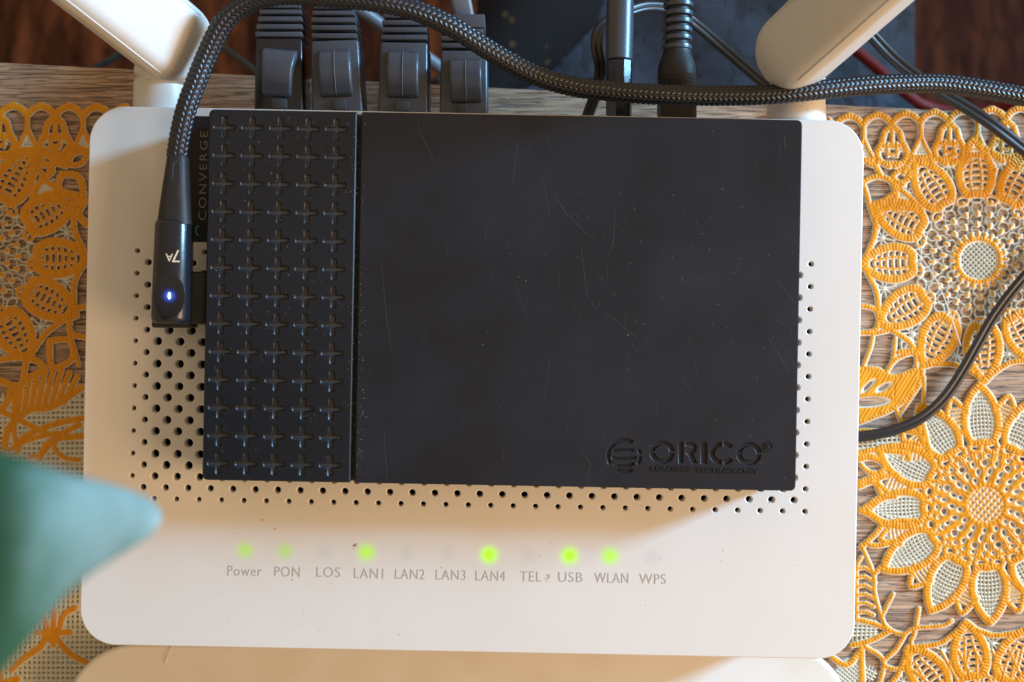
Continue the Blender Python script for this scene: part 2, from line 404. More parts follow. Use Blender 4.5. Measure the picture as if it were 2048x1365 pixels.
IDS = {}
def pid(key): return IDS.setdefault(key, len(IDS)+1)
def polar(cx, cy, th): # returns map (r,t) -> px ; th in degrees counter-clockwise as seen
    c, n = math.cos(R(th)), math.sin(R(th))
    return lambda r, t: (cx+r*c-t*n, cy-r*n-t*c)
def petal_outline(f, m, r0, r1, hw, wd, j=0):
    L_ = r1-r0
    side = [(r0, 0), (r0-2, hw*.5), (r0+L_*.12, hw*.86), (r0+L_*.36, hw), (r0+L_*.62, hw*.84), (r0+L_*.82, hw*.52), (r0+L_*.94, hw*.20), (r1, 0)]
    f.stroke([m(*p) for p in side], wd); f.stroke([m(p[0], -p[1]) for p in side], wd)
def hwid(r, r0, r1, hw):
    u = (r-r0)/(r1-r0); return hw*float(np.interp(u, [0, .12, .36, .62, .82, 1], [.6, .86, 1, .84, .52, 0]))
def flower_a(f, cx, cy, a0, key):
    f.cur = pid((key, 'flower_centre'))
    f.net(cx, cy, 38, 7.6, 2.4, R(45+a0), True)
    f.stroke([(cx+43*math.cos(R(k*15)), cy+43*math.sin(R(k*15))) for k in range(25)], 8)
    for k in range(12):
        m = polar(cx, cy, a0+k*30+15); f.stroke([m(44, 0), m(53, 0)], 8, smooth=False)
    rows = [(62, 12, 12.5, 9), (83, 18, 12, 10.5), (105, 24, 11, 11)]
    for j, (r, n, b, a) in enumerate(rows):
        for k in range(n):
            m = polar(cx, cy, a0+(k+.5*(j % 2))*360/n+rng.uniform(-1, 1))
            f.stroke([m(r+a*math.cos(R(q*45)), b*math.sin(R(q*45))) for q in range(9)], 2.2, True)
            f.stroke([m(r-a-3, 0), m(r-a+3, 0)], 5.5, smooth=False)
    for k in range(26):
        m = polar(cx, cy, a0+(k+.5)*360/26)
        f.stroke([m(123+8.5*math.cos(R(q*45)), 12*math.sin(R(q*45))) for q in range(9)], 3.0, k % 2 == 0)
        if k % 2: f.stroke([m(115, 0), m(119, 0)], 6, smooth=False)
    for k in range(12):
        f.cur = pid((key, 'petal', k)); th = a0+k*30+rng.uniform(-1, 1); m = polar(cx, cy, th); r0, r1, hw = 134, 238+rng.uniform(-5, 6), 32.5
        petal_outline(f, m, r0, r1, hw, 14.5)
        for t in (-10.5, 10.5):
            f.stroke([m(r0+4, t*.8), m(r0+34, t*1.12), m(r1-16-abs(t)*1.2, t*.6)], 3.4, False)
        r = r0+11
        while r < r1-14:
            h_ = hwid(r, r0, r1, hw); f.stroke([m(r-3, -h_), m(r+2, 0), m(r-3, h_)], 2.8, False); r += 12.5
        # the star net between two petals
        f.cur = pid((key, 'gap_net', k)); m = polar(cx, cy, th+15)
        for a_, b_ in (((172, 0), (214, 0)), ((188, -10), (208, 13)), ((188, 10), (208, -13)), ((197, -17), (197, 17))):
            f.stroke([m(*a_), m(*b_)], 2.8, True, smooth=False)
        f.stroke([polar(cx, cy, th)(r1-2, 0), m(216, -16), m(214, 0), m(216, 16), polar(cx, cy, th+30)(r1-2, 0)], 9)
def flower_b(f, cx, cy, a0, key):
    f.cur = pid((key, 'flower_centre'))
    f.disc(cx, cy, 106); f.hole(cx, cy, 36, 36); f.flush(); f.net(cx, cy, 38, 10, 2.6, R(40), False)
    for k in range(14): m = polar(cx, cy, a0+(k+.3)*360/14); f.hole(*m(52, 0), 6.6, 5.4, R(-a0-k*360/14))
    for k in range(18): m = polar(cx, cy, a0+k*20); f.hole(*m(67, 0), 9, 5.6, R(-a0-k*20+14))
    for k in range(22): th = a0+(k+.4)*360/22; m = polar(cx, cy, th); f.hole(*m(84, 0), 7.6, 8 if k % 2 else 5, R(-th))
    for k in range(30): th = a0+k*12; m = polar(cx, cy, th); f.hole(*m(97.5, 0), 4.4, 6 if k % 2 else 3.4, R(-th-10))
    for k in range(22):
        th = a0+k*360/22; m = polar(cx, cy, th)
        f.stroke([m(117+10.5*math.cos(R(q*45)), 12*math.sin(R(q*45))) for q in range(9)], 8)
    for k in range(12):
        f.cur = pid((key, 'petal', k)); th = a0+k*30+rng.uniform(-1, 1); m = polar(cx, cy, th); r0, r1, hw = 126, 236+rng.uniform(-5, 6), 34
        petal_outline(f, m, r0, r1, hw, 13)
        for t in (-21, -14, -7, 0, 7, 14, 21):
            f.stroke([m(r0+2, t*.85), m(r0+40, t*1.1), m(r1-10-abs(t)*1.5, t*.7)], 3.0, True)
        r = r0+8
        while r < r1-8:
            h_ = hwid(r, r0, r1, hw); f.stroke([m(r-2, -h_), m(r+2+rng.uniform(-1, 1), 0), m(r-2, h_)], 2.8, True); r += 8
        f.cur = pid((key, 'gap_net', k)); m = polar(cx, cy, th+15)
        f.stroke([m(186, -22), m(204, -14), m(222, 0), m(204, 14), m(186, 22)], 8.5)
        f.stroke([m(150, 0), m(168, -7), m(190, -19)], 5); f.stroke([m(150, 0), m(168, 7), m(190, 19)], 5)
        for r in (170, 178, 186, 194, 202):
            hh = min((r-158)*.6, (218-r)*.8); f.stroke([m(r-3, -hh), m(r+3, hh)], 2.6, r % 4 == 0, smooth=False)
def scallops(f, x0, x1, xref, pitch, peak, flip):
    f.cur = pid(('border', 'scalloped_border'))
    k = int((x0-xref)/pitch)-1; i = k
    while xref+i*pitch < x1+pitch:
        xp = xref+i*pitch; yp = peak(xp); h_ = pitch/2
        f.stroke([(xp-h_, yp+18), (xp-h_*.55, yp+5), (xp, yp), (xp+h_*.55, yp+5), (xp+h_, yp+18)], 11)
        f.stroke([(xp-3, yp-4), (xp+3, yp-4)], 6, False, smooth=False)
        xv = xp+h_; yv = yp+20           # valley right of this peak
        if (i+flip) % 2:
            for s_ in (-1, 1):
                f.stroke([(xv, yv), (xv+s_*15, yv+14), (xv+s_*20, yv+34), (xv+s_*30, yv+52), (xv+s_*24, yv+72), (xv+s_*6, yv+82)], 10)
                f.stroke([(xv+s_*9, yv+36), (xv+s_*9, yv+62)], 5); f.stroke([(xv+s_*22, yv+50), (xv, yv+60)], 5)
            f.stroke([(xv, yv), (xv, yv+44)], 7, smooth=False); f.stroke([(xv-18, yv+42), (xv+18, yv+42)], 7)
            f.stroke([(xv-14, yv+76), (xv+14, yv+76)], 8)
            f.hole(xv-18, yv+56, 5.5, 6); f.hole(xv+18, yv+56, 5.5, 6)
        else:
            f.stroke([(xv, yv), (xv, yv+24)], 8, smooth=False)
            f.stroke([(xv, yv+24), (xv-11, yv+48), (xv-21, yv+66), (xv+21, yv+66), (xv+11, yv+48), (xv, yv+24)], 7, smooth=False)
            for q in (36, 42, 48, 54, 60): f.stroke([(xv-(q-24)*.4, yv+q), (xv+(q-24)*.4, yv+q)], 2.8, True, smooth=False)
            for q in (-9, -3, 3, 9): f.stroke([(xv+q*.4, yv+34), (xv+q, yv+64)], 2.8, True, smooth=False)
            # arc below with a wood opening
            f.stroke([(xv-34, yv+98), (xv-20, yv+74), (xv, yv+68), (xv+20, yv+74), (xv+34, yv+98)], 10)
        i += 1
def make_right(f):
    scallops(f, 1600, 2140, 1754, 57, lambda x: 231-(x-1754)*.045, 1)
    flower_a(f, 1956, 521, 2, 'fa')
    flower_b(f, 1970, 1009, 3, 'fb')
    flower_a(f, 1962, 1482, 8, 'fc')
    f.cur = pid(('vine', 'leafy_vine')); S = f.stroke
    def C5(pts): return [(1648+x/1.95, 200+y/1.95) for x, y in pts]
    def C6(pts): return [(1648+x/2.0525, 700+y/2.0525) for x, y in pts]
    # upper left: openings between border and flower
    S(C5([(130, 215), (185, 255), (215, 235)]), 9); S(C5([(150, 320), (200, 300), (260, 320), (275, 405), (200, 440)]), 10)
    S(C5([(120, 330), (150, 330), (180, 430), (205, 500)]), 8); S(C5([(270, 290), (320, 265), (335, 300), (290, 325), (265, 300)]), 9)
    S(C5([(270, 330), (330, 380), (380, 430)]), 9); S(C5([(195, 440), (250, 420), (370, 430)]), 9)
    for a, b in (((280, 350), (350, 415)), ((290, 400), (330, 360)), ((280, 380), (345, 392)), ((300, 340), (300, 410))): S(C5([a, b]), 3.6, True, smooth=False)
    S(C5([(120, 800), (200, 820), (200, 895), (120, 910)]), 9); S(C5([(190, 900), (180, 960), (150, 1040)]), 6); S(C5([(120, 905), (200, 910), (280, 890)]), 7)
    S(C5([(275, 930), (265, 1010), (240, 1060)]), 6); S(C5([(240, 1060), (280, 1010), (350, 990), (355, 1060)]), 7)
    S(C5([(285, 985), (380, 960), (375, 900)]), 8); S(C5([(385, 1080), (385, 1200)]), 6); S(C5([(370, 1110), (295, 1220)]), 6); S(C5([(275, 1200), (300, 1260)]), 6)
    for a, b in (((295, 950), (375, 905)), ((310, 975), (350, 910)), ((320, 925), (365, 950)), ((300, 930), (300, 980))): S(C5([a, b]), 3.8, True, smooth=False)
    # the solid leaf
    leaf = C5([(120, 1050), (200, 1050), (270, 1080), (375, 1050), (350, 1130), (270, 1200), (190, 1235), (120, 1262)])
    f.poly_fill([leaf[0], leaf[1], leaf[2], leaf[5], leaf[6], leaf[7]]); f.poly_fill([leaf[2], leaf[3], leaf[4], leaf[5]]); S(leaf, 9)
    for (x, y, a, b, g) in ((170, 1115, 40, 12, -45), (230, 1120, 38, 13, -30)): q = C5([(x, y)])[0]; f.hole(q[0], q[1], a/1.95, b/1.95, R(g))
    q = C5([(175, 1178)])[0]; f.hole(q[0], q[1], 42, 11, R(-4)); 
    S(C5([(110, 1290), (300, 1290), (370, 1290)]), 9); S(C5([(300, 1290), (310, 1340), (330, 1400)]), 9); S(C5([(375, 1240), (390, 1300), (420, 1420)]), 10)
    S(C5([(310, 1330), (370, 1340)]), 8)
    for k in range(7): S(C5([(320+k*13, 1345), (300+k*17, 1400)]), 3.8)
    for k in range(9): S(C5([(130+k*19, 1300), (130+k*19, 1400)]), 3.2, True, smooth=False)
    for k in range(6): S(C5([(120, 1312+k*16), (305, 1300+k*16)]), 3.2, True, smooth=False)
    # left of the second flower
    S(C6([(120, 430), (200, 410), (330, 420)]), 10); S(C6([(140, 445), (200, 440), (250, 480), (200, 520), (140, 545)]), 12)
    S(C6([(150, 470), (180, 500), (225, 505)]), 8); S(C6([(140, 560), (200, 540), (230, 590)]), 10)
    S(C6([(145, 660), (215, 610), (290, 600)]), 9); S(C6([(145, 655), (230, 715), (150, 810)]), 9)
    S(C6([(230, 720), (300, 700), (380, 700)]), 9); S(C6([(185, 800), (230, 800), (300, 780)]), 9)
    for k in range(6): S(C6([(235+k*18, 545), (250+k*18, 590)]), 4, True); S(C6([(225+k*18, 735), (250+k*18, 785)]), 4, True)
    S(C6([(150, 800), (200, 920), (205, 1000), (235, 1100), (260, 1140), (320, 1165), (370, 1140), (480, 1130), (520, 1110)]), 6.5)
    S(C6([(205, 915), (230, 890)]), 8); S(C6([(280, 1000), (235, 1090)]), 6); S(C6([(385, 1060), (370, 1150), (360, 1180)]), 7)
    S(C6([(270, 1150), (190, 1190), (110, 1210)]), 9); S(C6([(110, 1100), (180, 1115), (265, 1145)]), 8)
    for k in range(6): S(C6([(120+k*18, 1112), (115+k*18, 1190)]), 3.2, True, smooth=False)
    for k in range(4): S(C6([(110, 1122+k*17), (215, 1132+k*12)]), 3, True, smooth=False)
    S(C6([(330, 1165), (290, 1230), (240, 1278), (270, 1305), (350, 1310), (400, 1340)]), 7); S(C6([(165, 1215), (240, 1275), (215, 1400)]), 7)
    S(C6([(355, 1180), (350, 1310)]), 6); S(C6([(150, 1220), (155, 1420)]), 10); S(C6([(30, 1260), (90, 1290), (150, 1230)]), 10)
    S(C6([(150, 850), (130, 900), (130, 1100)]), 6)
    for k in range(6): S(C6([(120, 900+k*36), (165, 892+k*36), (200, 915+k*34)]), 5.5)
    f.net(*C6([(100, 1320)])[0], 26, 6.5, 3, R(40)); f.net(*C6([(185, 1330)])[0], 14, 7, 3, R(30))
    for k in range(5): S([(1905+k*32, 1300), (1880+k*32, 1400)], 4.5); S([(1880+k*34, 1300), (1935+k*32, 1400)], 4.5)
def make_left(f):
    scallops(f, -70, 250, 84, 55.5, lambda x: 214+(x-84)*.012, 1)
    flower_a(f, -57, 514, 0, 'fd')
    f.cur = pid(('vine2', 'leafy_vine')); S = f.stroke
    def C7(pts): return [(x/1.896, 180+y/1.896) for x, y in pts]
    for (x, y, a, b) in ((185, 252, 34, 27), (285, 252, 38, 30)):
        S(C7([(x+a*1.15*math.cos(R(q*36)), y+b*1.15*math.sin(R(q*36))) for q in range(11)]), 9)
    S(C7([(190, 305), (215, 280), (250, 290)]), 9); S(C7([(240, 320), (300, 330), (318, 400), (290, 440), (235, 420), (225, 350), (240, 320)]), 11)
    S(C7([(200, 310), (150, 360), (130, 420), (220, 415)]), 11)
    for a, b in (((150, 400), (205, 340)), ((165, 360), (200, 405)), ((150, 385), (215, 375)), ((180, 345), (185, 410))): S(C7([a, b]), 3.6, True, smooth=False)
    S(C7([(325, 420), (300, 470), (330, 510)]), 12)
    S(C7([(270, 840), (270, 920), (340, 940)]), 9); S(C7([(280, 830), (340, 820)]), 9)
    S(C7([(190, 950), (265, 950), (275, 1020), (200, 1050), (190, 950)]), 10)
    S(C7([(90, 1100), (110, 1020), (170, 1055), (90, 1100)]), 10); S(C7([(265, 920), (300, 1040)]), 7)
    S(C7([(-60, 1090), (40, 1120), (20, 1200), (-60, 1260)]), 12)
    for k in range(8): q = R(-85+k*14); S(C7([(70+k*25, 1215-k*4), (85+k*30, 1060+(k-4)**2*3)]), 9)
    S(C7([(60, 1120), (60, 1240), (30, 1300), (20, 1360)]), 12); S(C7([(30, 1290), (110, 1215), (200, 1200), (310, 1130)]), 12)
    S(C7([(70, 1370), (90, 1320), (200, 1270), (340, 1240)]), 10); S(C7([(150, 1400), (200, 1330), (340, 1310)]), 10)
    # square net ground with rope embroidery
    f.cur = pid(('ground', 'net_ground')); y = 800.0
    while y < 1420:
        f.seg((-70, y), (250, y), 4.6, True, 0); y += 10.2
    x = -70.0
    while x < 250:
        f.seg((x, 770+max(0, 60-x)*.35), (x, 1420), 4.6, True, 0); x += 9.6
    f.cur = pid(('vine2', 'leafy_vine'))
    S([(0, 820), (60, 850), (110, 870), (160, 850)], 9); S([(110, 866), (60, 880), (20, 900)], 7); S([(120, 870), (110, 895), (130, 915), (160, 920)], 7); S([(115, 865), (90, 905), (60, 915)], 6)
    S([(40, 800), (30, 850), (36, 905)], 8); S([(86, 1226), (95, 1248)], 8)
    S([(95, 1260), (85, 1290), (50, 1315), (25, 1338)], 9.5); S([(118, 1280), (140, 1305), (175, 1325), (200, 1340)], 9.5)
    S([(110, 1220), (108, 1290)], 8); S([(99, 1257), (101, 1280)], 7); S([(119, 1257), (117, 1280)], 7); S([(122, 1252), (130, 1228), (152, 1215)], 8); S([(75, 1264), (92, 1264)], 9); S([(126, 1264), (142, 1264)], 9)
    S([(-10, 1356), (10, 1366), (35, 1358)], 12); S([(0, 1340), (8, 1380)], 9)

def lace_mat():
    root = empty('lace_mat', P(1830, 800, 0), 'orange and cream vinyl lace place mat with sunflower pattern under the router', 'place mat')
    flowers = {}
    for (x0, x1, fn) in ((1655, 2130, make_right), (-75, 262, make_left)):
        f = Field(x0, x1, 195, 1410); IDS.clear(); fn(f); f.o = f.o+(.5 if fn is make_right else 1.4)
        o = np.minimum(f.o, f.lim); wt = np.maximum(np.minimum(f.w, f.lim+1.6), np.minimum(f.o+1.0, f.lim+1.6))
        # white backing shows a little more on the lower right of each orange strand
        sh = np.full_like(o, -9); sh[1:, 1:] = o[:-1, :-1]; wt = np.maximum(wt, np.minimum(sh+1.9, f.lim+2.2))
        zo = .048+.024*np.sqrt(np.clip(o/3.2, 0, 1))+.0080*np.sin(f.ph*2*np.pi/6.4)*np.clip(o/2.5, 0, 1)+.006*np.sin(f.ph*2*np.pi/23.)*np.clip(o/3, 0, 1)
        zw = np.where(wt > 0, .018+.042*np.sqrt(np.clip(wt/2.2, 0, 1)), np.maximum(.018+.03*wt, -.03))
        e = np.clip(o/.9+.5, 0, 1); z = zw*(1-e)+zo*e
        z = z+.006*np.sin(f.X*.021+1.3)*np.cos(f.Y*.017)
        if fn is make_left: pr = e
        else: pr = e
        k = (ZC-0)/D; gx = ((f.X-1024)/100*k)+0*f.Y; gy = ((682.5-f.Y)/100*k)+0*f.X
        keep = (wt > -1.6); cell = keep[:-1, :-1] | keep[1:, :-1] | keep[:-1, 1:] | keep[1:, 1:]
        cid = f.id[:-1, :-1]
        idx = np.arange(f.nx*f.ny).reshape(f.ny, f.nx)
        quads = np.stack([idx[:-1, :-1], idx[1:, :-1], idx[1:, 1:], idx[:-1, 1:]], -1)
        co = np.stack([gx, gy, z], -1).reshape(-1, 3).astype(np.float32); prf = pr.reshape(-1).astype(np.float32)
        inv = {v: q for q, v in IDS.items()}; todo = {}
        for v, key in inv.items():
            msk = cell & (cid == v)
            if msk.sum() > 60: todo[key] = quads[msk]
        rest = cell & (cid == 0)
        order = sorted(todo, key=lambda q: len(q))
        fl = {}
        for key in order:
            if len(key) == 2 and key[1] == 'flower_centre':
                pass
        def mk(name, Q, parent):
            u, invx = np.unique(Q.reshape(-1), return_inverse=True)
            me = bpy.data.meshes.new(name); n = len(Q)
            me.vertices.add(len(u)); me.vertices.foreach_set('co', co[u].reshape(-1))
            me.loops.add(4*n); me.loops.foreach_set('vertex_index', invx.astype(np.int32))
            me.polygons.add(n); me.polygons.foreach_set('loop_start', np.arange(0, 4*n, 4, dtype=np.int32)); me.polygons.foreach_set('loop_total', np.full(n, 4, np.int32))
            me.update(); a = me.attributes.new('print', 'FLOAT', 'POINT'); a.data.foreach_set('value', prf[u])
            return link(name, me, M_lace, parent)
        first = True
        for key in order:
            Q = todo[key]
            if key[1] in ('scalloped_border', 'leafy_vine', 'net_ground'): mk(key[1], Q, root)
        for fk in ('fa', 'fb', 'fc', 'fd'):
            ks = [q for q in order if q[0] == fk]
            if not ks: continue
            c = {'fa': (1956, 521), 'fb': (1970, 1009), 'fc': (1962, 1482), 'fd': (-57, 514)}[fk]
            fe = empty('flower', P(c[0], c[1], 0), parent=root)
            for q in ks:
                g = mk(q[1], todo[q], fe)
                if q[1] == 'gap_net': g['kind'] = 'stuff'
    # a loose white thread lying on the mat
    h = cord('thread', [(1832, 503, .16), (1868, 552, .17), (1890, 600, .17), (1922, 692, .16)], .010, M_hair, 'fine loose white thread lying across the upper sunflower', 'thread', step=.2)
lace_mat()
cord('thread', [(347, 1290, 1.03), (338, 1310, 1.05), (331, 1328, 1.03)], .009, M_hair, 'tiny pale fibre lying on the lower white device near its left corner', 'thread', step=.1)

# ------------------------------------------------------------------ the second white device, mostly out of frame
def lower_device():
    t = empty('white_device', P(915, 1800, 0), 'white rounded plastic device lying in front, only its rounded back edge showing', 'device')
    zt = 1.0; bm = bmesh.new(); k = (ZC-zt)/D
    sec = [(x, y) for x, y in rrect(15.7*k, 10.0*k, 1.4*k, 14)]; c = P(915, 1790, 0)
    levels = [(.12, .6), (.12, .3), (.93, 0), (.97, .015), (.992, .04), (1.0, .08)]
    rings = []
    for z, ins in levels:
        sx = 1-ins/7.9; sy = 1-ins/5
        rings.append([bm.verts.new((c.x*(k/(ZC/D))+x*sx, c.y*(k/(ZC/D))+y*sy, z)) for x, y in sec])
    n = len(sec)
    for a, b in zip(rings, rings[1:]):
        for j in range(n): bm.faces.new((a[j], a[(j+1) % n], b[(j+1) % n], b[j]))
    bm.faces.new(rings[-1]); bm.faces.new(rings[0][::-1])
    build('housing', bm, M_white2, t)
lower_device()

# ------------------------------------------------------------------ the router
RF = Frame(944, 765.7, 3.0, -1.12)
router = empty('router', (RF.o.x, RF.o.y, 0), 'white router with two antennas, lit green lights and a black drive on top', 'router', rz=RF.a)
def router_plate():
    holes = []
    for i in range(61):
        for j in range(23):
            if (i+j) % 2 or (i, j) in ((0, 22),): continue
            # holes only round the edge are ever uncovered, the ones beneath the drive are there too
            px = 274.8+22.45*i-.56*j; py = 501.7+.45*i+22.50*j
            r = 8.4
            if i in (1, 59) or j in (1, 21): r = 6.3
            if j == 20: r = 7.4
            if i in (0, 60) or j in (0, 22): r = 4.9
            lx, ly = RF.loc(px, py); r = r/100
            holes.append([(lx+r*math.cos(a), ly-r*math.sin(a)) for a in [2*math.pi*q/16 for q in range(16)]])
    me = plate(rrect(15.50, 10.78, .72, 14), holes, -.12, .12, .022, RF.M)
    o = link('top_cover', me, M_white, router, auto=50, flat_top=True)
    bm = bmesh.new(); n = 0; rings = []
    for z, ins in ((2.80, .02), (2.75, .05), (.9, .12), (.45, .35), (.2, .9)):
        rings.append([bm.verts.new(RF.M @ Vector((x*(1-ins/7.75), y*(1-ins/5.4), z-3))) for x, y in rrect(15.50, 10.78, .72, 14)])
    inner = [[bm.verts.new(RF.M @ Vector((x*(1-.25/7.75), y*(1-.25/5.4), z-3))) for x, y in rrect(15.50, 10.78, .72, 14)] for z in (2.80, 2.2)]
    m = len(rings[0])
    for a, b in list(zip(rings, rings[1:]))+[(rings[0], inner[0]), (inner[0], inner[1])]:
        for j in range(m): bm.faces.new((a[j], a[(j+1) % m], b[(j+1) % m], b[j]))
    bm.faces.new(inner[1]); bm.faces.new(rings[-1])
    build('lower_housing', bm, M_white, router)
    bm = bmesh.new(); add_box(bm, RF.M @ Matrix.Translation((0, 0, -.6)), 14.9, 10.2, .1, .01, 1); build('inner_board', bm, M_dark_in, router)
    for i in (0, 60):
        bm = bmesh.new()
        x0, y0 = RF.loc(274.8+22.45*i-6, 501.7+.45*i+247)
        add_box(bm, RF.M @ Matrix.Translation((x0, y0, -.36)), .2, 5.4, .1, 0)
        build('inner_liner', bm, M_liner, router)
router_plate()
# printed status words and indicator lights
words = [('Power', 490, 1142), ('PON', 575, 1143.5), ('LOS', 657.5, 1144.5), ('LAN1', 738, 1147), ('LAN2', 820.5, 1148.5), ('LAN3', 902, 1150), ('LAN4', 981.5, 1151.5),
         ('TEL', 1062, 1153), ('USB', 1141.5, 1154.5), ('WLAN', 1223.5, 1156), ('WPS', 1306, 1158)]
for s, x, y in words:
    lx, ly = RF.loc(x, y); wpx = {'Power': 68, 'PON': 50, 'LOS': 47, 'LAN1': 58, 'LAN2': 59, 'LAN3': 59, 'LAN4': 59, 'TEL': 42, 'USB': 48, 'WLAN': 67, 'WPS': 53}[s]
    me = text(s, .30, Matrix.Identity(4), spacing=1.1, thin=.0035); xs = [v.co.x for v in me.vertices]; ys = [v.co.y for v in me.vertices]
    kx = wpx/100/(max(xs)-min(xs)); cx, cy = (max(xs)+min(xs))/2, (max(ys)+min(ys))/2
    hh = .245 if s == 'Power' else .225
    ky = (.198)/( (max(ys)-min(ys)))
    me.transform(RF.M @ Matrix.Translation((lx, ly, .0035)) @ Matrix.Diagonal((kx, ky, .6, 1)) @ Matrix.Translation((-cx, -cy, 0)))
    link('status_word', me, M_print, router, smooth=False)
def specks():
    bm = bmesh.new()
    for _ in range(75):
        x = random.uniform(215, 1690); y = random.uniform(1000, 1285) if random.random() < .75 else random.uniform(250, 1280)
        if 400 < x < 1610 and y < 990: continue
        lx, ly = RF.loc(x, y); r_ = abs(random.gauss(0, .006))+.004; a = random.uniform(0, 3)
        bm.faces.new([bm.verts.new(RF.M @ Vector((lx+r_*(1+random.random())*math.cos(a+q*1.257), ly+r_*math.sin(a+q*1.257), .0015))) for q in range(5)])
    for x, y, r_ in ((712, 1093, .045), (708, 1090, .03), (1096, 1153, .04), (1092, 1158, .03), (584, 1160, .02), (560, 1000, .02), (446, 962, .02)):
        lx, ly = RF.loc(x, y)
        for _ in range(7):
            ax, ay = lx+random.gauss(0, r_*.6), ly+random.gauss(0, r_*.6)
            bm.faces.new([bm.verts.new(RF.M @ Vector((ax+.3*r_*math.cos(q*1.257)*(1+random.random()), ay+.3*r_*math.sin(q*1.257), .0016))) for q in range(5)])
    tag(build('dirt_speck', bm, M_speck, router, smooth=False), kind='stuff')
specks()
def led(x, y, on, size=.5, strength=1.0):
    lx, ly = RF.loc(x, y); bm = bmesh.new(); N = 32; c = bm.verts.new((lx, ly, 3.0008))
    rr = [[bm.verts.new((lx+r*math.cos(2*math.pi*q/N), ly+r*math.sin(2*math.pi*q/N), z)) for q in range(N)] for r, z in ((size*.5, 3.0008), (size, 3.0008), (size*1.01, 2.9995))]
    for q in range(N): bm.faces.new((c, rr[0][q], rr[0][(q+1) % N]))
    for q in range(N): bm.faces.new((rr[0][q], rr[1][q], rr[1][(q+1) % N], rr[0][(q+1) % N]))
    bmesh.ops.delete(bm, geom=rr[2], context='VERTS'); me = bpy.data.meshes.new('l'); bm.to_mesh(me); bm.free()
    m = M_white.copy(); m.name = 'indicator_lens'; nt = m.node_tree; L = nt.links; b = nt.nodes['Principled BSDF']
    tc = [n for n in nt.nodes if n.type == 'TEX_COORD'][0]; sb = nt.nodes.new('ShaderNodeVectorMath'); sb.operation = 'SUBTRACT'; sb.inputs[1].default_value = (lx, ly, 3.0008); L.new(tc.outputs['Object'], sb.inputs[0])
    ln = nt.nodes.new('ShaderNodeVectorMath'); ln.operation = 'LENGTH'; L.new(sb.outputs[0], ln.inputs[0])
    r = nt.nodes.new('ShaderNodeMapRange'); r.interpolation_type = 'SMOOTHERSTEP'; r.inputs[1].default_value = 0; r.inputs[2].default_value = size*.98; r.inputs[3].default_value = 1; r.inputs[4].default_value = 0; L.new(ln.outputs['Value'], r.inputs[0])
    if on:
        p = nt.nodes.new('ShaderNodeMath'); p.operation = 'POWER'; p.inputs[1].default_value = 2.0; L.new(r.outputs[0], p.inputs[0])
        q = nt.nodes.new('ShaderNodeMath'); q.operation = 'MULTIPLY'; q.inputs[1].default_value = strength*.8; L.new(p.outputs[0], q.inputs[0])
        b.inputs['Emission Color'].default_value = (.26, .80, .0, 1); L.new(q.outputs[0], b.inputs['Emission Strength'])
        # the lamp's green glow is painted into the base colour too
        src = b.inputs['Base Color'].links[0].from_socket; x_ = nt.nodes.new('ShaderNodeMix'); x_.data_type = 'RGBA'; tw_ = nt.nodes.new('ShaderNodeMath'); tw_.operation = 'MULTIPLY'; tw_.inputs[1].default_value = min(1, .45+strength*.7); L.new(p.outputs[0], tw_.inputs[0]); L.new(tw_.outputs[0], x_.inputs[0]); L.new(src, x_.inputs[6]); x_.inputs[7].default_value = (.36, .62, .04, 1); L.new(x_.outputs[2], b.inputs['Base Color'])
    else:
        src = b.inputs['Base Color'].links[0].from_socket; x_ = nt.nodes.new('ShaderNodeMix'); x_.data_type = 'RGBA'; L.new(r.outputs[0], x_.inputs[0]); L.new(src, x_.inputs[6]); x_.inputs[7].default_value = (.655, .64, .62, 1); L.new(x_.outputs[2], b.inputs['Base Color'])
    me.materials.append(m); o = bpy.data.objects.new('indicator_light', me); COL.objects.link(o); o.parent = router
    o['label'] = 'glowing green indicator light' if on else 'unlit grey indicator light'
for x, y, on, k in ((490, 1101, 1, .30), (570, 1102.5, 1, .20), (650, 1104, 0, 0), (733, 1105, 1, .55), (815, 1106, 0, 0), (895, 1107, 0, 0), (978, 1110, 1, .95), (1057, 1111, 0, 0), (1139, 1112, 1, .9), (1220, 1112.5, 1, .6), (1303, 1115, 0, 0)):
    led(x, y, on, min(.395, .34+.10*k) if on else .30, k)
# sticker with the maker's word, running up beside the drive
bm = bmesh.new(); c4 = [RF.loc(352, 232), RF.loc(600, 236), RF.loc(597, 487), RF.loc(346, 484)]
f_ = bm.faces.new([bm.verts.new(RF.M @ Vector((x, y, .006))) for x, y in c4]); r = bmesh.ops.extrude_face_region(bm, geom=[f_])
for v in r['geom']:
    if isinstance(v, bmesh.types.BMVert): v.co.z -= .0055
stk = build('sticker', bm, M_sticker, router, auto=30)
me = text('CONVERGE', .22, Matrix.Identity(4), .003, spacing=1.25); xs = [v.co.x for v in me.vertices]; ys = [v.co.y for v in me.vertices]
lx, ly = RF.loc(406.5, 352)
me.transform(RF.M @ Matrix.Translation((lx, ly, .009)) @ Matrix.Rotation(R(90.0), 4, 'Z') @ Matrix.Diagonal((1.78/(max(xs)-min(xs)), .155/(max(ys)-min(ys)), .6, 1)) @ Matrix.Translation((-(max(xs)+min(xs))/2, -(max(ys)+min(ys))/2, 0)))
o = link('sticker_word', me, M_ink, stk, smooth=False)
bm = bmesh.new(); path = [RF.M @ Vector((*RF.loc(404+12*math.cos(R(a)), 462+12*math.sin(R(a))), .009)) for a in range(120, 245, 12)]
add_sweep(bm, path, [(-.012, 0), (-.012, .004), (.012, .004), (.012, 0)]); build('sticker_mark', bm, M_cyan, stk)

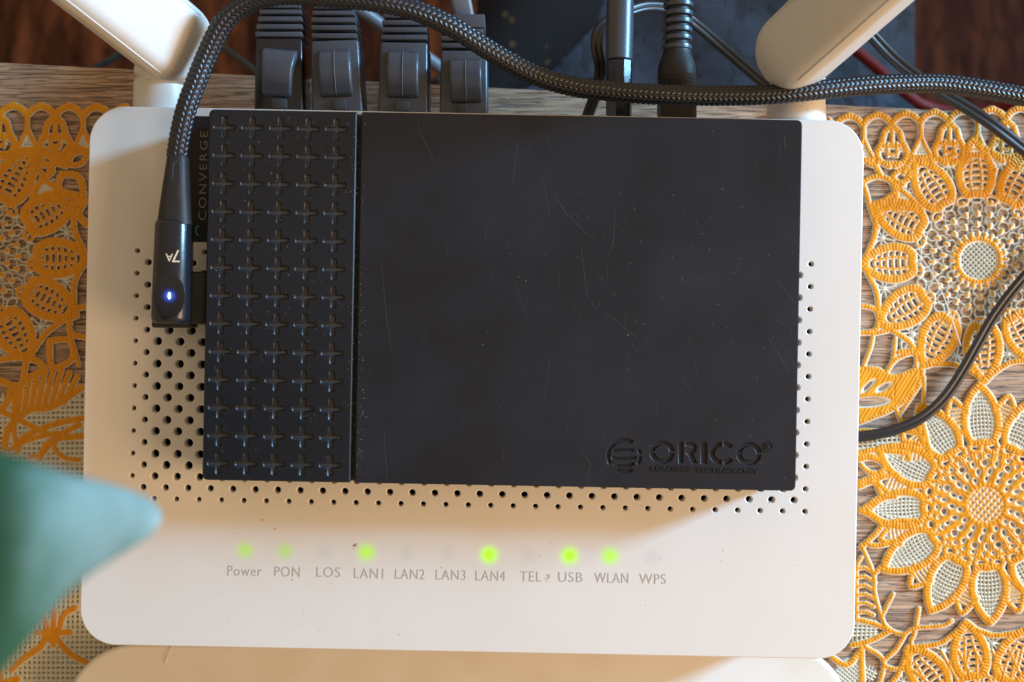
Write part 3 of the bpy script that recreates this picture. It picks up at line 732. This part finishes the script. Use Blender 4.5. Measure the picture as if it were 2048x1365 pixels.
def antenna(cpx, cpy, pz, epx, epy, ez, wid, th, up, col_px, ring, label):
    a = empty('antenna', P(cpx, cpy, pz), parent=router); a['label'] = label
    p0, p1 = P(cpx, cpy, pz), P(epx, epy, ez); d = (p1-p0).normalized(); rw = wid/2
    path = []; sc_ = []
    for q in range(0, 91, 9): path.append(p0-d*(rw*math.cos(R(q)))); sc_.append((max(math.sin(R(q)), .05), .55+.45*math.sin(R(q))))
    for k in range(1, 15): path.append(p0.lerp(p1, k/14)); sc_.append((1-.0*k/14, 1+.0*k))
    bm = bmesh.new(); add_sweep(bm, path, rrect(wid, th, .36, 8), lambda i, s: sc_[i], up=Vector(up).normalized())
    build('blade', bm, M_ant, a, auto=50)
    upv = Vector(up).normalized(); side = d.cross(upv).normalized(); u_ = side.cross(d); e_ = .36*(1-.7071)
    for s_ in (-1, 1):
        bm = bmesh.new(); add_sweep(bm, [p0.lerp(p1, q/12)+side*(s_*(rw-e_+.004))+u_*(th/2-e_+.004) for q in range(13)], circ(.014, 6)); build('mould_line', bm, M_ant, a)
    x, ya, yb, r = col_px
    bm = bmesh.new(); path = [P(x+1.5, yb+18, 2.25), P(x+1, yb, 2.3), P(x, ya+6, 2.35), P(x, ya+1.5, 2.35), P(x, ya, 2.35)]
    s5 = [1.03, 1.0, .97, .94, .82]; add_sweep(bm, path, circ(r, 36), lambda i, s: (s5[i], s5[i])); build('collar', bm, M_stain if cpx > 1000 else M_ant, a)
    xr, ya, yb, r = ring
    bm = bmesh.new(); path = [P(xr, y, 2.5) for y in (yb+12, yb, yb-4, (ya+yb)/2, ya+3, ya, ya-20)]; s7 = [.8, .88, .98, 1, .97, .9, .7]
    add_sweep(bm, path, circ(r, 36), lambda i, s: (s7[i], s7[i])); build('swivel_joint', bm, M_ant, a)
antenna(338, 78, 3.7, -10, -205, 6.8, 1.56, 1.15, (.19, -.04, 1), (323, 162, 214, .57), (332, 130, 156, .63), 'antenna leaning up to the left')
antenna(1594, 98, 3.6, 1918, -200, 7.0, 1.48, 1.15, (-.34, .0, 1), (1592, 190, 240, .60), (1596, 160, 190, .58), 'antenna leaning up to the right')

# ------------------------------------------------------------------ the drive enclosure
SF = Frame(1004.5, 600.5, 4.1, -1.06)
ks = (ZC-4.1)/D
drive = empty('drive_enclosure', (SF.o.x, SF.o.y, 3.02), 'black external drive enclosure with a band of crosses, lying on the router', 'external drive', rz=SF.a)
HW, HH = 11.87*ks/2, 7.42*ks/2
def drive_build():
    bm = bmesh.new(); add_box(bm, SF.M @ Matrix.Translation((0, 0, -.605)), 2*HW-.03, 2*HH-.03, .93, .05, 2); build('body', bm, M_matte, drive)
    gx0, _ = SF.loc(707.5, 600); gx1, _ = SF.loc(716.5, 600)
    # ribbed band with its recessed crosses
    crosses = []; u = .01*ks
    for i in range(5):
        for j in range(13):
            px = 449.5+56.0*i-1.08*j*1.0; py = 255.0+56.05*j+1.0*i
            x, y = SF.loc(px, py); a, w_ = 20.5*u, 3.7*u; c = .02
            pts = []
            for k in range(4):
                q = math.pi/2*k; cs, sn = math.cos(q), math.sin(q)
                for (ax, ay) in ((w_, -w_), (a-c, -w_), (a, -w_+c), (a, w_-c), (a-c, w_)): pts.append((x+ax*cs-ay*sn, y+ax*sn+ay*cs))
            crosses.append(pts)
    def rect(xa, xb, ya, yb, rr):    # corner radii on the outer side only
        out = []
        for cx, cy, a0, r in ((xb-rr[0], yb-rr[0], 0, rr[0]), (xa+rr[1], yb-rr[1], 90, rr[1]), (xa+rr[1], ya+rr[1], 180, rr[1]), (xb-rr[0], ya+rr[0], 270, rr[0])):
            for k in range(5): a = R(a0+22.5*k); out.append((cx+r*math.cos(a), cy+r*math.sin(a)))
        return out
    me = plate(rect(-HW, gx0, -HH, HH, (.03, .10)), crosses, -.024, .024, .025, SF.M, draft=.004, chamfer=True); link('ribbed_band', me, M_ssd, drive, auto=50, flat_top=True)
    bm = bmesh.new(); add_box(bm, SF.M @ Matrix.Translation(((-HW+gx0)/2, 0, -.069)), gx0+HW-.1, 2*HH-.1, .05, 0); build('recess_floor', bm, M_floorcross, drive)
    # smooth panel with the stamped logo
    def S(px, py): return SF.loc(px, py)
    def arc(cx, cy, r0, r1, a0, a1, sx=1.0):
        o = [(cx+sx*r1*math.cos(R(a0+(a1-a0)*k/14)), cy-r1*math.sin(R(a0+(a1-a0)*k/14))) for k in range(15)]
        i = [(cx+sx*r0*math.cos(R(a1-(a1-a0)*k/14)), cy-r0*math.sin(R(a1-(a1-a0)*k/14))) for k in range(15)]
        return [S(*p) for p in o+i]
    H = []
    for cx, cy in ((1324.5, 905), (1498, 908)):
        H += [arc(cx, cy, 14.5, 22.5, 8, 172, 1.08), arc(cx, cy, 14.5, 22.5, 188, 352, 1.08)]
    H.append([S(*p) for p in ((1357.5, 884.5), (1366, 884.7), (1366, 926.5), (1357.5, 926.3))])
    H.append([S(*p) for p in ((1371, 885), (1384, 885), (1391, 889), (1393, 896), (1391, 903), (1385, 907.5), (1394, 927), (1384.5, 927), (1377, 910), (1373, 908), (1373, 901), (1382, 900), (1384.5, 896), (1382, 892), (1371, 892))])
    H.append([S(*p) for p in ((1402, 885.5), (1413.5, 885.7), (1413.5, 927.5), (1402, 927.3))])
    H += [arc(1444, 907, 14.5, 22.5, 95, 265, 1.08), arc(1446, 907, 14.5, 22.5, 38, 85, 1.08), arc(1446, 907, 14.5, 22.5, 275, 322, 1.08)]
    # globe emblem
    H.append(arc(1248, 912, 28.5, 35, 58, 322)); H.append(arc(1248, 912, 29.5, 35, -30, -2)); H.append(arc(1248, 912, 29.5, 35, 8, 34))
    for k, (xa, xb, y, b) in enumerate(((1226, 1273, 902, -3), (1224, 1273, 916, 4), (1228, 1266, 929, 6))):
        up_ = [(xa+(xb-xa)*q/10, y+b*math.sin(math.pi*q/10)*.6-1.6-1.2*(q/10)) for q in range(11)]
        dn = [(xb-(xb-xa)*q/10, y+b*math.sin(math.pi*q/10)*.6+1.8) for q in range(11)]
        H.append([S(*p) for p in up_+dn])
    me = plate(rect(gx1, HW, -HH, HH, (.10, .03)), H, -.020, .020, .014, SF.M, draft=.004, chamfer=True); sp = link('smooth_panel', me, M_ssd2, drive, auto=50, flat_top=True)
    bm = bmesh.new(); add_box(bm, SF.M @ Matrix.Translation(((gx1+HW)/2, 0, -.060)), HW-gx1-.1, 2*HH-.1, .05, 0); build('recess_floor', bm, M_ssd2, drive)
    for s, x, y, wpx, hpx in (('LEADING', 1341.5, 938, 79, 10.5), ('TECHNOLOGY', 1454, 941.5, 126, 10.5), ('R', 1535.5, 892.5, 9, 11)):
        me = text(s, .12, Matrix.Identity(4), .004, .0028); xs = [v.co.x for v in me.vertices]; ys = [v.co.y for v in me.vertices]; l = SF.loc(x, y)
        me.transform(SF.M @ Matrix.Translation((*l, .004)) @ Matrix.Diagonal((wpx*u/(max(xs)-min(xs)), hpx*u/(max(ys)-min(ys)), 1.4, 1)) @ Matrix.Translation((-(max(xs)+min(xs))/2, -(max(ys)+min(ys))/2, 0)))
        link('stamped_word', me, M_ssd, sp, smooth=False)
    bm = bmesh.new(); path = [SF.M @ Vector((*SF.loc(1535.5+9.5*math.cos(R(q)), 893+9.5*math.sin(R(q))), .004)) for q in range(0, 361, 20)]
    add_sweep(bm, path, [(-.009, 0), (-.006, .008), (.006, .008), (.009, 0)], caps=False); build('stamped_ring', bm, M_ssd, sp)
    # scratches and dust
    bm = bmesh.new()
    def scr(pts, wd_):
        pts = [SF.M @ Vector((*SF.loc(*p), .0025)) for p in pts]; n = len(pts); prev = None
        for i, p in enumerate(pts):
            t = (pts[min(i+1, n-1)]-pts[max(i-1, 0)]).normalized(); s_ = Vector((-t.y, t.x, 0))*wd_*.5*math.sin(math.pi*(i+.6)/(n+.2))
            cur = (bm.verts.new(p-s_), bm.verts.new(p+s_))
            if prev: bm.faces.new((prev[0], prev[1], cur[1], cur[0]))
            prev = cur
    for p in ([(835, 240), (840, 265), (872, 330)], [(1108, 385), (1130, 425), (1188, 483)], [(1162, 490), (1174, 600)], [(1000, 420), (972, 465), (970, 515)], [(1028, 560), (1040, 600), (1062, 650)],
              [(1230, 410), (1228, 480), (1215, 520)], [(1100, 710), (1088, 810)], [(1210, 625), (1280, 680)], [(1555, 560), (1590, 610)], [(1540, 680), (1578, 745)], [(1555, 680), (1595, 735)], [(1372, 670), (1384, 690)], [(1365, 755), (1378, 776)],
              [(762, 520), (772, 630), (783, 705)], [(1036, 285), (1025, 368)], [(1087, 360), (1098, 430)], [(768, 860), (772, 915), (775, 962)], [(640, 560), (670, 600), (690, 620)], [(1165, 905), (1180, 930), (1172, 962)], [(1569, 270), (1569, 300)], [(1560, 285), (1560, 310)]):
        scr([p[0]]+[(a[0]+random.uniform(-1, 1), a[1]+random.uniform(-1, 1)) for a in p[1:]], random.uniform(.004, .008))
    for _ in range(70):
        x = random.gauss(1130, 240); y = random.uniform(250, 950)
        if not (730 < x < 1585): continue
        L_ = abs(random.gauss(0, 22))+6; a = R(random.gauss(82, 16)); b_ = random.uniform(-.25, .25)
        scr([(x+L_*q/4*math.cos(a+b_*q/4), y+L_*q/4*math.sin(a+b_*q/4)) for q in range(5)], random.uniform(.002, .005))
    for _ in range(22):
        x = random.uniform(425, 700); y = random.uniform(235, 950); a = random.uniform(0, 6.3); L_ = random.uniform(6, 20)
        scr([(x+L_*q/4*math.cos(a+.5*q/4), y+L_*q/4*math.sin(a+.5*q/4)) for q in range(5)], random.uniform(.004, .008))
    tag(build('scratch', bm, M_scratch, drive, smooth=False), kind='stuff')
    bm = bmesh.new()
    for _ in range(1100):
        if random.random() < .45: x = random.gauss(715, 8); y = random.uniform(230, 960)
        elif random.random() < .5: x = random.uniform(415, 700); y = random.uniform(230, 960)
        else: x = random.gauss(1350, 200); y = random.gauss(560, 240)
        if not (412 < x < 1590 and 232 < y < 968): continue
        r_ = abs(random.gauss(0, .0026))+.0018; l = SF.loc(x, y); zz = .0035 if not (709.5 < x-(y-600)*-.02 < 719.5) else -.05
        p = SF.M @ Vector((*l, zz)); a = random.uniform(0, 3)
        vs = [bm.verts.new(p+Vector((r_*(1+.8*random.random())*math.cos(a+q*1.257), r_*math.sin(a+q*1.257), 0))) for q in range(5)]; bm.faces.new(vs)
    tag(build('dust', bm, M_dust, drive, smooth=False), kind='stuff')
drive_build()

# ------------------------------------------------------------------ braided cable with its magnetic plug
def axisM(px0, py0, px1, py1, z):
    """matrix whose +Y runs from point 0 to point 1 at height z, origin half-way"""
    a, b = P(px0, py0, z), P(px1, py1, z); d = (b-a).normalized(); s = Vector((d.y, -d.x, 0))
    M = Matrix(((s.x, d.x, 0, 0), (s.y, d.y, 0, 0), (0, 0, 1, 0), (0, 0, 0, 1))); return Matrix.Translation((a+b)/2) @ M, (b-a).length
usb = empty('braided_cable', P(345, 640, 3.03), 'thick black braided cable with a blue lit angled plug in the drive', 'cable')
def usb_build():
    pts = [(353, 316, 4.05), (362, 262, 4.15), (374, 214, 4.2), (392, 165, 4.2), (415, 108, 4.2), (446, 48, 4.3), (490, 10, 4.4), (560, -10, 4.5), (650, -6, 4.5), (740, 2, 4.5), (820, 18, 4.4), (900, 52, 4.2), (980, 102, 3.9), (1060, 146, 3.6),
           (1140, 172, 3.5), (1230, 184, 3.5), (1330, 190, 3.5), (1430, 192, 3.4), (1530, 190, 3.35), (1620, 182, 3.3), (1720, 172, 3.1), (1800, 168, 2.9), (1880, 168, 2.7), (1960, 178, 2.6), (2060, 196, 2.5), (2200, 225, 2.3), (2400, 250, 1.6)]
    path = catmull([P(*p) for p in pts], .0125); n = len(path); A = np.array(path)
    T = np.gradient(A, axis=0); T /= np.linalg.norm(T, axis=1)[:, None]; S = np.cross(T, [0, 0, 1.]); S /= np.linalg.norm(S, axis=1)[:, None]; U = np.cross(S, T)
    s = np.concatenate([[0], np.cumsum(np.linalg.norm(np.diff(A, axis=0), axis=1))])[:, None]
    m = 126; th = (np.arange(m)*2*np.pi/m)[None, :]
    # plaited sleeve: columns of slanting strands that lean alternately left and right
    x = th*14/(2*np.pi)+.35*np.sin(s*.55); c_ = np.floor(x); fr = x-c_; dr = 1-2*np.mod(c_, 2)
    h = np.sin(np.pi*fr)**.7*(.5+.5*np.cos(2*np.pi*(s/.105+dr*(fr-.5)*.8)))**.8
    r = .180+.022*h
    fat = (ZC-A[:, 2:3])/D*0+1
    V = A[:, None, :]+(S[:, None, :]*(np.cos(th)*r)[:, :, None]+U[:, None, :]*(np.sin(th)*r)[:, :, None])*fat[:, :, None]
    idx = np.arange(n*m).reshape(n, m); Q = np.stack([idx[:-1], np.roll(idx[:-1], -1, 1), np.roll(idx[1:], -1, 1), idx[1:]], -1).reshape(-1, 4)
    me = bpy.data.meshes.new('b'); me.vertices.add(n*m); me.vertices.foreach_set('co', V.reshape(-1).astype(np.float32)); N = len(Q)
    me.loops.add(4*N); me.loops.foreach_set('vertex_index', Q.reshape(-1).astype(np.int32)); me.polygons.add(N)
    me.polygons.foreach_set('loop_start', np.arange(0, 4*N, 4, dtype=np.int32)); me.polygons.foreach_set('loop_total', np.full(N, 4, np.int32)); me.update()
    link('braided_sleeve', me, M_braid, usb)
    # tapered strain relief with a slot
    bm = bmesh.new(); pa = [P(*p) for p in ((351, 450, 3.95), (351, 440, 3.95), (353, 380, 4.0), (356, 318, 4.05), (356.3, 312, 4.05))]
    w5 = [(.64, .56), (.62, .56), (.50, .50), (.38, .42), (.33, .36)]; add_sweep(bm, pa, rrect(1, 1, .34, 5), lambda i, s: w5[i]); build('strain_relief', bm, M_matte, usb, auto=50)
    for (xa, xb) in ((346.0, 346.8),):
        bm = bmesh.new(); c = [(347, 328), (360, 328), (358.5, 396), (344.5, 396)]
        pth = catmull([P(x, y, 4.245-.0004*(y-328)) for x, y in c+[c[0]]], 9)
        add_sweep(bm, pth, [(-.012, -.02), (-.012, .02), (.012, .02), (.012, -.02)], caps=False); build('relief_slot', bm, M_rubber, usb)
    # rounded head
    M, L_ = axisM(344, 648, 348, 443, 4.0)
    bm = bmesh.new(); path = []; scl = []
    a0, b0 = P(343, 648, 3.92), P(349, 442, 3.92); d = (b0-a0); Ln = d.length; d.normalize()
    for q in (90, 70, 50, 30, 10, 0): path.append(a0+d*(.16*(1-math.sin(R(q))))); scl.append((.80+.20*math.cos(R(q)), .72+.28*math.cos(R(q))))
    for q in (0, 30, 60, 90): path.append(a0+d*(Ln-.10+.10*math.sin(R(q)))); scl.append((.93+.0*q-.17*(1-math.cos(R(q))), 1-.25*(1-math.cos(R(q)))))
    add_sweep(bm, path, rrect(.755, .74, .33, 8), lambda i, s: scl[i]); build('plug_head', bm, M_glossy, usb, auto=60)
    M, L_ = axisM(350, 656, 350, 590, 3.55); bm = bmesh.new(); add_box(bm, M, .78, L_, .5, .04); build('magnetic_base', bm, M_matte, usb)
    M, L_ = axisM(398, 649, 400, 545, 3.6); bm = bmesh.new(); add_box(bm, M, .42, L_, .62, .08); build('side_connector', bm, M_matte, usb)
    Mt = Matrix.Translation(P(346.5, 511, 4.292)) @ Matrix.Rotation(R(180-1.5), 4, 'Z')
    me = text('7', .34, Mt @ Matrix.Translation((-.055, 0, 0)), .002); link('printed_mark', me, M_gold, usb, smooth=False)
    me = text('A', .21, Mt @ Matrix.Translation((.075, .035, 0)), .002); link('printed_mark', me, M_gold, usb, smooth=False)
    # blue lamp window
    bm = bmesh.new(); bmesh.ops.create_uvsphere(bm, u_segments=24, v_segments=16, radius=1); me = bm_mesh(bm)
    m1 = mat('blue_lamp', (.6, .8, 1), .3, .5, emit=((.45, .75, 1.0), 5))
    me.transform(Matrix.Translation(P(339, 592, 4.285)) @ Matrix.Diagonal((.034, .085, .02, 1))); o = link('lamp_window', me, m1, usb)
    bm = bmesh.new(); bmesh.ops.create_uvsphere(bm, u_segments=32, v_segments=16, radius=1); me = bm_mesh(bm)
    me.transform(Matrix.Diagonal((.30, .42, .006, 1))); me.materials.append(glow_material('blue_glow', (.012, .012, .015), (.06, .22, 1.0), (.0, .02, .55), .8, .24, 2.0))  # blue halo round the lamp, put in as a glowing shell
    g = bpy.data.objects.new('lamp_halo', me); COL.objects.link(g); g.parent = usb; g.matrix_basis = WM[usb.name].inverted() @ Matrix.Translation(P(339, 592, 4.292))
    for p_ in me.polygons: p_.use_smooth = True
usb_build()

# ------------------------------------------------------------------ network plugs
def rj_plug(xb, yb, xt, yt, wb, wt, z, hood, ribs, cordpts, label, notch=False, seam=True, tabpx=None, cmat=None):
    root = empty('network_cable', P(xb, yb, z-.5), label, 'network cable', 'network cables plugged into the router back')
    M, L_ = axisM(xb, yb+14, xt, yt, z-.25); k = (ZC-z)/D/100
    bm = bmesh.new(); add_box(bm, M, wb*k, L_, 1.0, .055, 3, taper=wt/wb); build('plug_body', bm, M_glossy if notch else M_rubber, root)
    hx0, hy0, hx1, hy1, hw, hw2 = hood
    # latch hood: a wedge highest in the middle of its length
    a, b = P(hx0, hy0, z), P(hx1, hy1, z); d = (b-a).normalized()
    path = [a+(b-a)*t for t in (0, .03, .10, .55, .86, .95, 1.0)]; hts = (.14, .24, .32, .44, .40, .30, .12); wds = (.90, .97, 1, 1+.25*(hw2/hw-1), hw2/hw, hw2/hw, hw2/hw*.96)
    bm = bmesh.new(); sec = [(x, y+.5) for x, y in rrect(1, 1, .09, 4)]
    add_sweep(bm, [p+Vector((0, 0, .1)) for p in path], sec, lambda i, s: (hw*k*wds[i], hts[i]*1.0)); build('latch_hood', bm, M_rubber, root, auto=50)
    if False:
        bm = bmesh.new(); M2 = Matrix.Translation(P(hx1+6, hy1+5, z+.50)); c = [(-.26, -.02), (.20, .12), (.22, .0), (-.06, -.16)]
        f0 = bm.faces.new([bm.verts.new(M2 @ Vector((x, y, 0))) for x, y in c]); build('hood_notch', bm, M_matte, root)
    if seam:
        bm = bmesh.new(); pth = [a.lerp(b, t)+Vector((0, 0, .1+h)) for t, h in ((.02, .23), (.10, .33), (.55, .447), (.86, .407), (.95, .31))]
        add_sweep(bm, pth, circ(.009, 6)); build('mould_seam', bm, M_grey, root)
    tx, ty, tw = tabpx; M, L2 = axisM(tx, ty+12, tx, ty-9, z+.285); bm = bmesh.new(); add_box(bm, M, tw*k, L2, .09, .02, 2); build('latch_tab', bm, M_clear, root)
    # ribbed boot
    for (x, y, wpx, hpx, zz) in ribs:
        M, L2 = axisM(x, y+hpx/2, x, y-hpx/2, z-.22+zz); bm = bmesh.new(); add_box(bm, M, wpx*k, hpx*k*1.12, .95, .025, 2); build('boot_rib', bm, M_rubber, root)
    x0, y0 = ribs[0][0], ribs[0][1]+6; x1, y1 = ribs[-1][0], ribs[-1][1]-4
    M, L2 = axisM(x0, y0, x1, y1, z-.25); bm = bmesh.new(); add_box(bm, M, min(r_[2] for r_ in ribs)*k*.86, L2, .40, .1, 2); build('boot_core', bm, M_sticker, root)
    if cordpts:
        cord('cord', cordpts, .27, cmat or M_cord, None, parent=root, step=.2)
rj_plug(566, 222, 567, 88, 98, 92, 2.2, (559, 201, 567, 104, 56, 66), [(566, 80, 93, 9, 0), (567, 65, 91, 9, 0), (568, 50, 88, 9, 0), (569, 36, 84, 8, -.02), (570, 24, 78, 8, -.04)],
        [(570, 30, 1.9), (574, -20, 1.8), (590, -150, .5)], 'leftmost network plug, glossy black with a notched latch hood', notch=True, seam=False, tabpx=(559, 207, 30))
rj_plug(681, 225, 676, 92, 102, 94, 2.2, (678, 200, 674, 106, 64, 60), [(675, 83, 90, 9, 0), (674, 67, 90, 9, 0), (673, 52, 88, 9, 0), (673, 38, 84, 8, -.02), (672, 26, 78, 8, -.04), (671, 14, 70, 8, -.06)],
        [(671, 20, 1.9), (668, -30, 1.8), (660, -150, .5)], 'network plug second from left, matte with a faded latch hood', tabpx=(678, 209, 29))
rj_plug(810, 226, 812, 96, 99, 94, 2.2, (808, 202, 810, 108, 62, 60), [(812, 86, 92, 9, 0), (812, 71, 90, 9, 0), (812, 57, 87, 9, 0), (812, 44, 82, 8, -.02), (812, 32, 76, 8, -.05)],
        [(812, 36, 1.9), (814, -20, 1.8), (800, -150, .5)], 'network plug third from left, half under the braided cable', tabpx=(804, 212, 30))
rj_plug(929, 228, 930, 112, 96, 92, 2.2, (934, 212, 932, 124, 62, 62), [(928, 102, 88, 9, 0), (927, 88, 86, 9, 0), (927, 74, 84, 9, 0), (938, 54, 66, 24, -.02)],
        None, 'rightmost network plug, with a flat grey cord rising from it', tabpx=(925, 217, 22))
r4 = [o for o in bpy.data.objects if o.name.startswith('network_cable')][-1]
r4 = bpy.data.objects['network_cable.003']
bm = bmesh.new(); add_sweep(bm, catmull([P(932, 60, 1.9), P(925, 20, 2.0), P(916, -30, 2.0), (P(900, -160, 1.0))], .2), rrect(.44, .2, .09, 4)); build('cord', bm, M_grey, r4, auto=50)
# grey wires behind the second and third plugs
cord('grey_wire', [(600, -10, -1), (700, 10, -1.5), (770, 55, -2), (840, 105, -2.5), (900, 150, -3.2)], .16, M_grey, 'grey wire slanting down between the second and third network plugs', 'wire')

# ------------------------------------------------------------------ power plugs and cords
def lathe(bm, x0, y0, x1, y1, z, prof, seg=32):
    a, b = P(x0, y0, z), P(x1, y1, z); L_ = (b-a).length; d = (b-a).normalized(); k = (ZC-z)/D/100
    path = [a+d*(t*k) for t, r in prof]; add_sweep(bm, path, circ(1, seg), lambda i, s: (prof[i][1]*k, prof[i][1]*k))
t = empty('antenna_style_plug', P(1238, 235, 1.2), 'smooth round black plug with a glossy collar standing behind the drive', 'plug'); t.name = 'round_plug'; WM['round_plug'] = WM['antenna_style_plug']
bm = bmesh.new(); lathe(bm, 1238, 122, 1242, -60, 2.1, [(0, 25), (2, 27), (60, 27.4), (150, 27.0), (240, 26), (300, 15)]); build('grip', bm, M_rubber, t, auto=40)
bm = bmesh.new(); lathe(bm, 1238, 244, 1238, 121, 2.1, [(0, 26), (40, 26), (90, 26.5), (119, 27), (121, 24)], 10); build('collar', bm, M_glossy, t, smooth=True, auto=20)
t = empty('power_plug', P(1353, 235, 1.2), 'black barrel power plug with a ribbed strain relief, right of the round plug', 'plug')
bm = bmesh.new(); lathe(bm, 1353, 205, 1354, 100, 2.1, [(0, 36), (10, 38), (12, 36), (18, 38), (20, 36), (26, 38.5), (28, 36.5), (34, 39), (36, 37), (42, 39), (44, 37.5), (50, 39), (52, 38), (66, 38), (80, 35), (94, 29), (104, 27), (112, 28)]); build('grip', bm, M_matte, t, auto=25)
M, L_ = axisM(1353, 246, 1353, 200, 2.1); bm = bmesh.new(); add_box(bm, M, .73, L_, .8, .06, 3); build('plug_body', bm, M_matte, t)
for i, y in enumerate((102, 84, 67.5, 51, 34.5, 17, -1, -18)):
    bm = bmesh.new(); lathe(bm, 1354+i*.5, y, 1354+i*.5, y-14, 2.1, [(0, 27), (1.5, 29.5), (5, 30), (9, 29.8), (10.5, 27)]); build('relief_rib', bm, M_rubber, t, auto=40)
bm = bmesh.new(); lathe(bm, 1354, 110, 1358, -50, 2.1, [(0, 24), (200, 23)]); build('relief_core', bm, M_matte, t)

cord('twin_cord', [(1160, 275, .9), (1178, 225, 1.0), (1192, 185, 1.2), (1201, 140, 1.5), (1194, 98, 1.6), (1198, 62, 1.2), (1225, 38, .6), (1290, 14, .0), (1350, 22, -.6), (1395, 52, -.9), (1460, 108, -1.0), (1530, 168, -.6), (1600, 215, .3), (1660, 262, .6)], .072, M_cord,
     'thin black twin cord looping behind the two round plugs', 'cord', two=True)
cord('twin_cord', [(1640, -60, 1.0), (1700, 20, .8), (1748, 76, .6), (1800, 128, .5), (1870, 178, .5), (1930, 214, .5), (1985, 250, .5), (2060, 308, .4), (2200, 420, .3)], .080, M_cord,
     'black twin cord slanting down to the right over the mat corner', 'cord', two=True)
cord('twin_cord', [(2200, 430, .3), (2110, 495, .3), (2040, 565, .3), (1990, 630, .24), (1955, 690, .24), (1922, 748, .24), (1885, 800, .24), (1840, 838, .24), (1790, 860, .24), (1740, 871, .24), (1660, 880, .24)], .068, M_cord,
     'black twin cord curving over the sunflowers into the router side', 'cord', two=True)

# ------------------------------------------------------------------ leaf close to the lens
def leaf():
    z0 = 17.0; up = [(-1500, 420), (-1000, 560), (-600, 720), (-260, 840), (-120, 872), (0, 901), (70, 925), (140, 948), (200, 962), (255, 978), (288, 992), (311, 1006), (322, 1022), (325, 1034)]
    lo = [(-1500, 2700), (-1000, 2330), (-600, 1950), (-260, 1590), (-120, 1475), (0, 1352), (45, 1298), (95, 1236), (150, 1175), (210, 1130), (258, 1100), (297, 1076), (316, 1058), (325, 1038)]  # both outlines carried far out of frame, added to shade the mat's left
    U = catmull([Vector((*p, 0)) for p in up], 12); Lo = catmull([Vector((*p, 0)) for p in lo], 12)
    def res(a, n):
        s = [0]
        for p, q in zip(a, a[1:]): s.append(s[-1]+(q-p).length)
        return [(np.interp(t, s, [p.x for p in a]), np.interp(t, s, [p.y for p in a])) for t in np.linspace(0, s[-1], n)]
    n, m = 130, 24; U = res(U, n); Lo = res(Lo, n); bm = bmesh.new(); top, bot = [], []
    for i in range(n):
        tr, br = [], []; tt = i/(n-1); tq = 1-(325-U[i][0])/585; drop = -2.2*max(0, (tq-.45)/.55)**2.4-5*max(0, (-tq)/3)**1.3
        for j in range(m+1):
            v = j/m; x = U[i][0]*(1-v)+Lo[i][0]*v; y = U[i][1]*(1-v)+Lo[i][1]*v; c = math.sin(math.pi*v); th = .55*c**.6*max(0, min(1, 1-tq))**.35
            tr.append(bm.verts.new(P(x, y, z0+drop+th*.8+.02))); br.append(bm.verts.new(P(x, y, z0+drop-th*.25-.02)) )
        top.append(tr); bot.append(br)
    for G in (top, bot):
        for i in range(n-1):
            for j in range(m): bm.faces.new((G[i][j], G[i][j+1], G[i+1][j+1], G[i+1][j]))
    for i in range(n-1):
        for j in (0, m): bm.faces.new((top[i][j], top[i+1][j], bot[i+1][j], bot[i][j]))
    for j in range(m): bm.faces.new((top[0][j], top[0][j+1], bot[0][j+1], bot[0][j])); bm.faces.new((top[-1][j], top[-1][j+1], bot[-1][j+1], bot[-1][j]))
    m_ = bpy.data.materials.new('leaf'); m_.use_nodes = True; nt = m_.node_tree; b = nt.nodes['Principled BSDF']; L = nt.links
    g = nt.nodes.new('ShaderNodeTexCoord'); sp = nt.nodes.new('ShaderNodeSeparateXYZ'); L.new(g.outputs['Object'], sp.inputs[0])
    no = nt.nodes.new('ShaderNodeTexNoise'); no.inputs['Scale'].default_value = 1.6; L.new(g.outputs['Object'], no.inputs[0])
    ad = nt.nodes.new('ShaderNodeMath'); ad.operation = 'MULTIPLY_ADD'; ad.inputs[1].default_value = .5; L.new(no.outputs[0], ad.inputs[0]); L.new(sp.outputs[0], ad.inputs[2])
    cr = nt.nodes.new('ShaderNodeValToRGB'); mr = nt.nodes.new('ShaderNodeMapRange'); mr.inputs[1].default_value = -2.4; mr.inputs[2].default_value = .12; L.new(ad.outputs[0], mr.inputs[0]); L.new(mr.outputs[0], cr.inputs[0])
    e = cr.color_ramp.elements; e[0].color = (.014, .060, .022, 1); e[1].color = (.66, .74, .78, 1); e[0].position = .25; k = e.new(.6); k.color = (.024, .080, .045, 1); k = e.new(.82); k.color = (.17, .25, .24, 1)  # pale end of the ramp paints the window's light on the tip
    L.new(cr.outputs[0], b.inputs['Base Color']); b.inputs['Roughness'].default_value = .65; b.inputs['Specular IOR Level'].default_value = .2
    WM['leaf_root'] = None
    r_ = bmesh.ops.remove_doubles(bm, verts=bm.verts[:], dist=.0005)
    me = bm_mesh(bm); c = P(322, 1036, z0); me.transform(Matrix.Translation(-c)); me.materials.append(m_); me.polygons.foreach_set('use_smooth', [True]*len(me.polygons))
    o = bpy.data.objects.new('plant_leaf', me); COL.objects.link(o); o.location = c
    tag(o, 'dark green leaf with its window-lit tip painted pale blue, blurred, close to the camera at the left', 'leaf')
leaf()
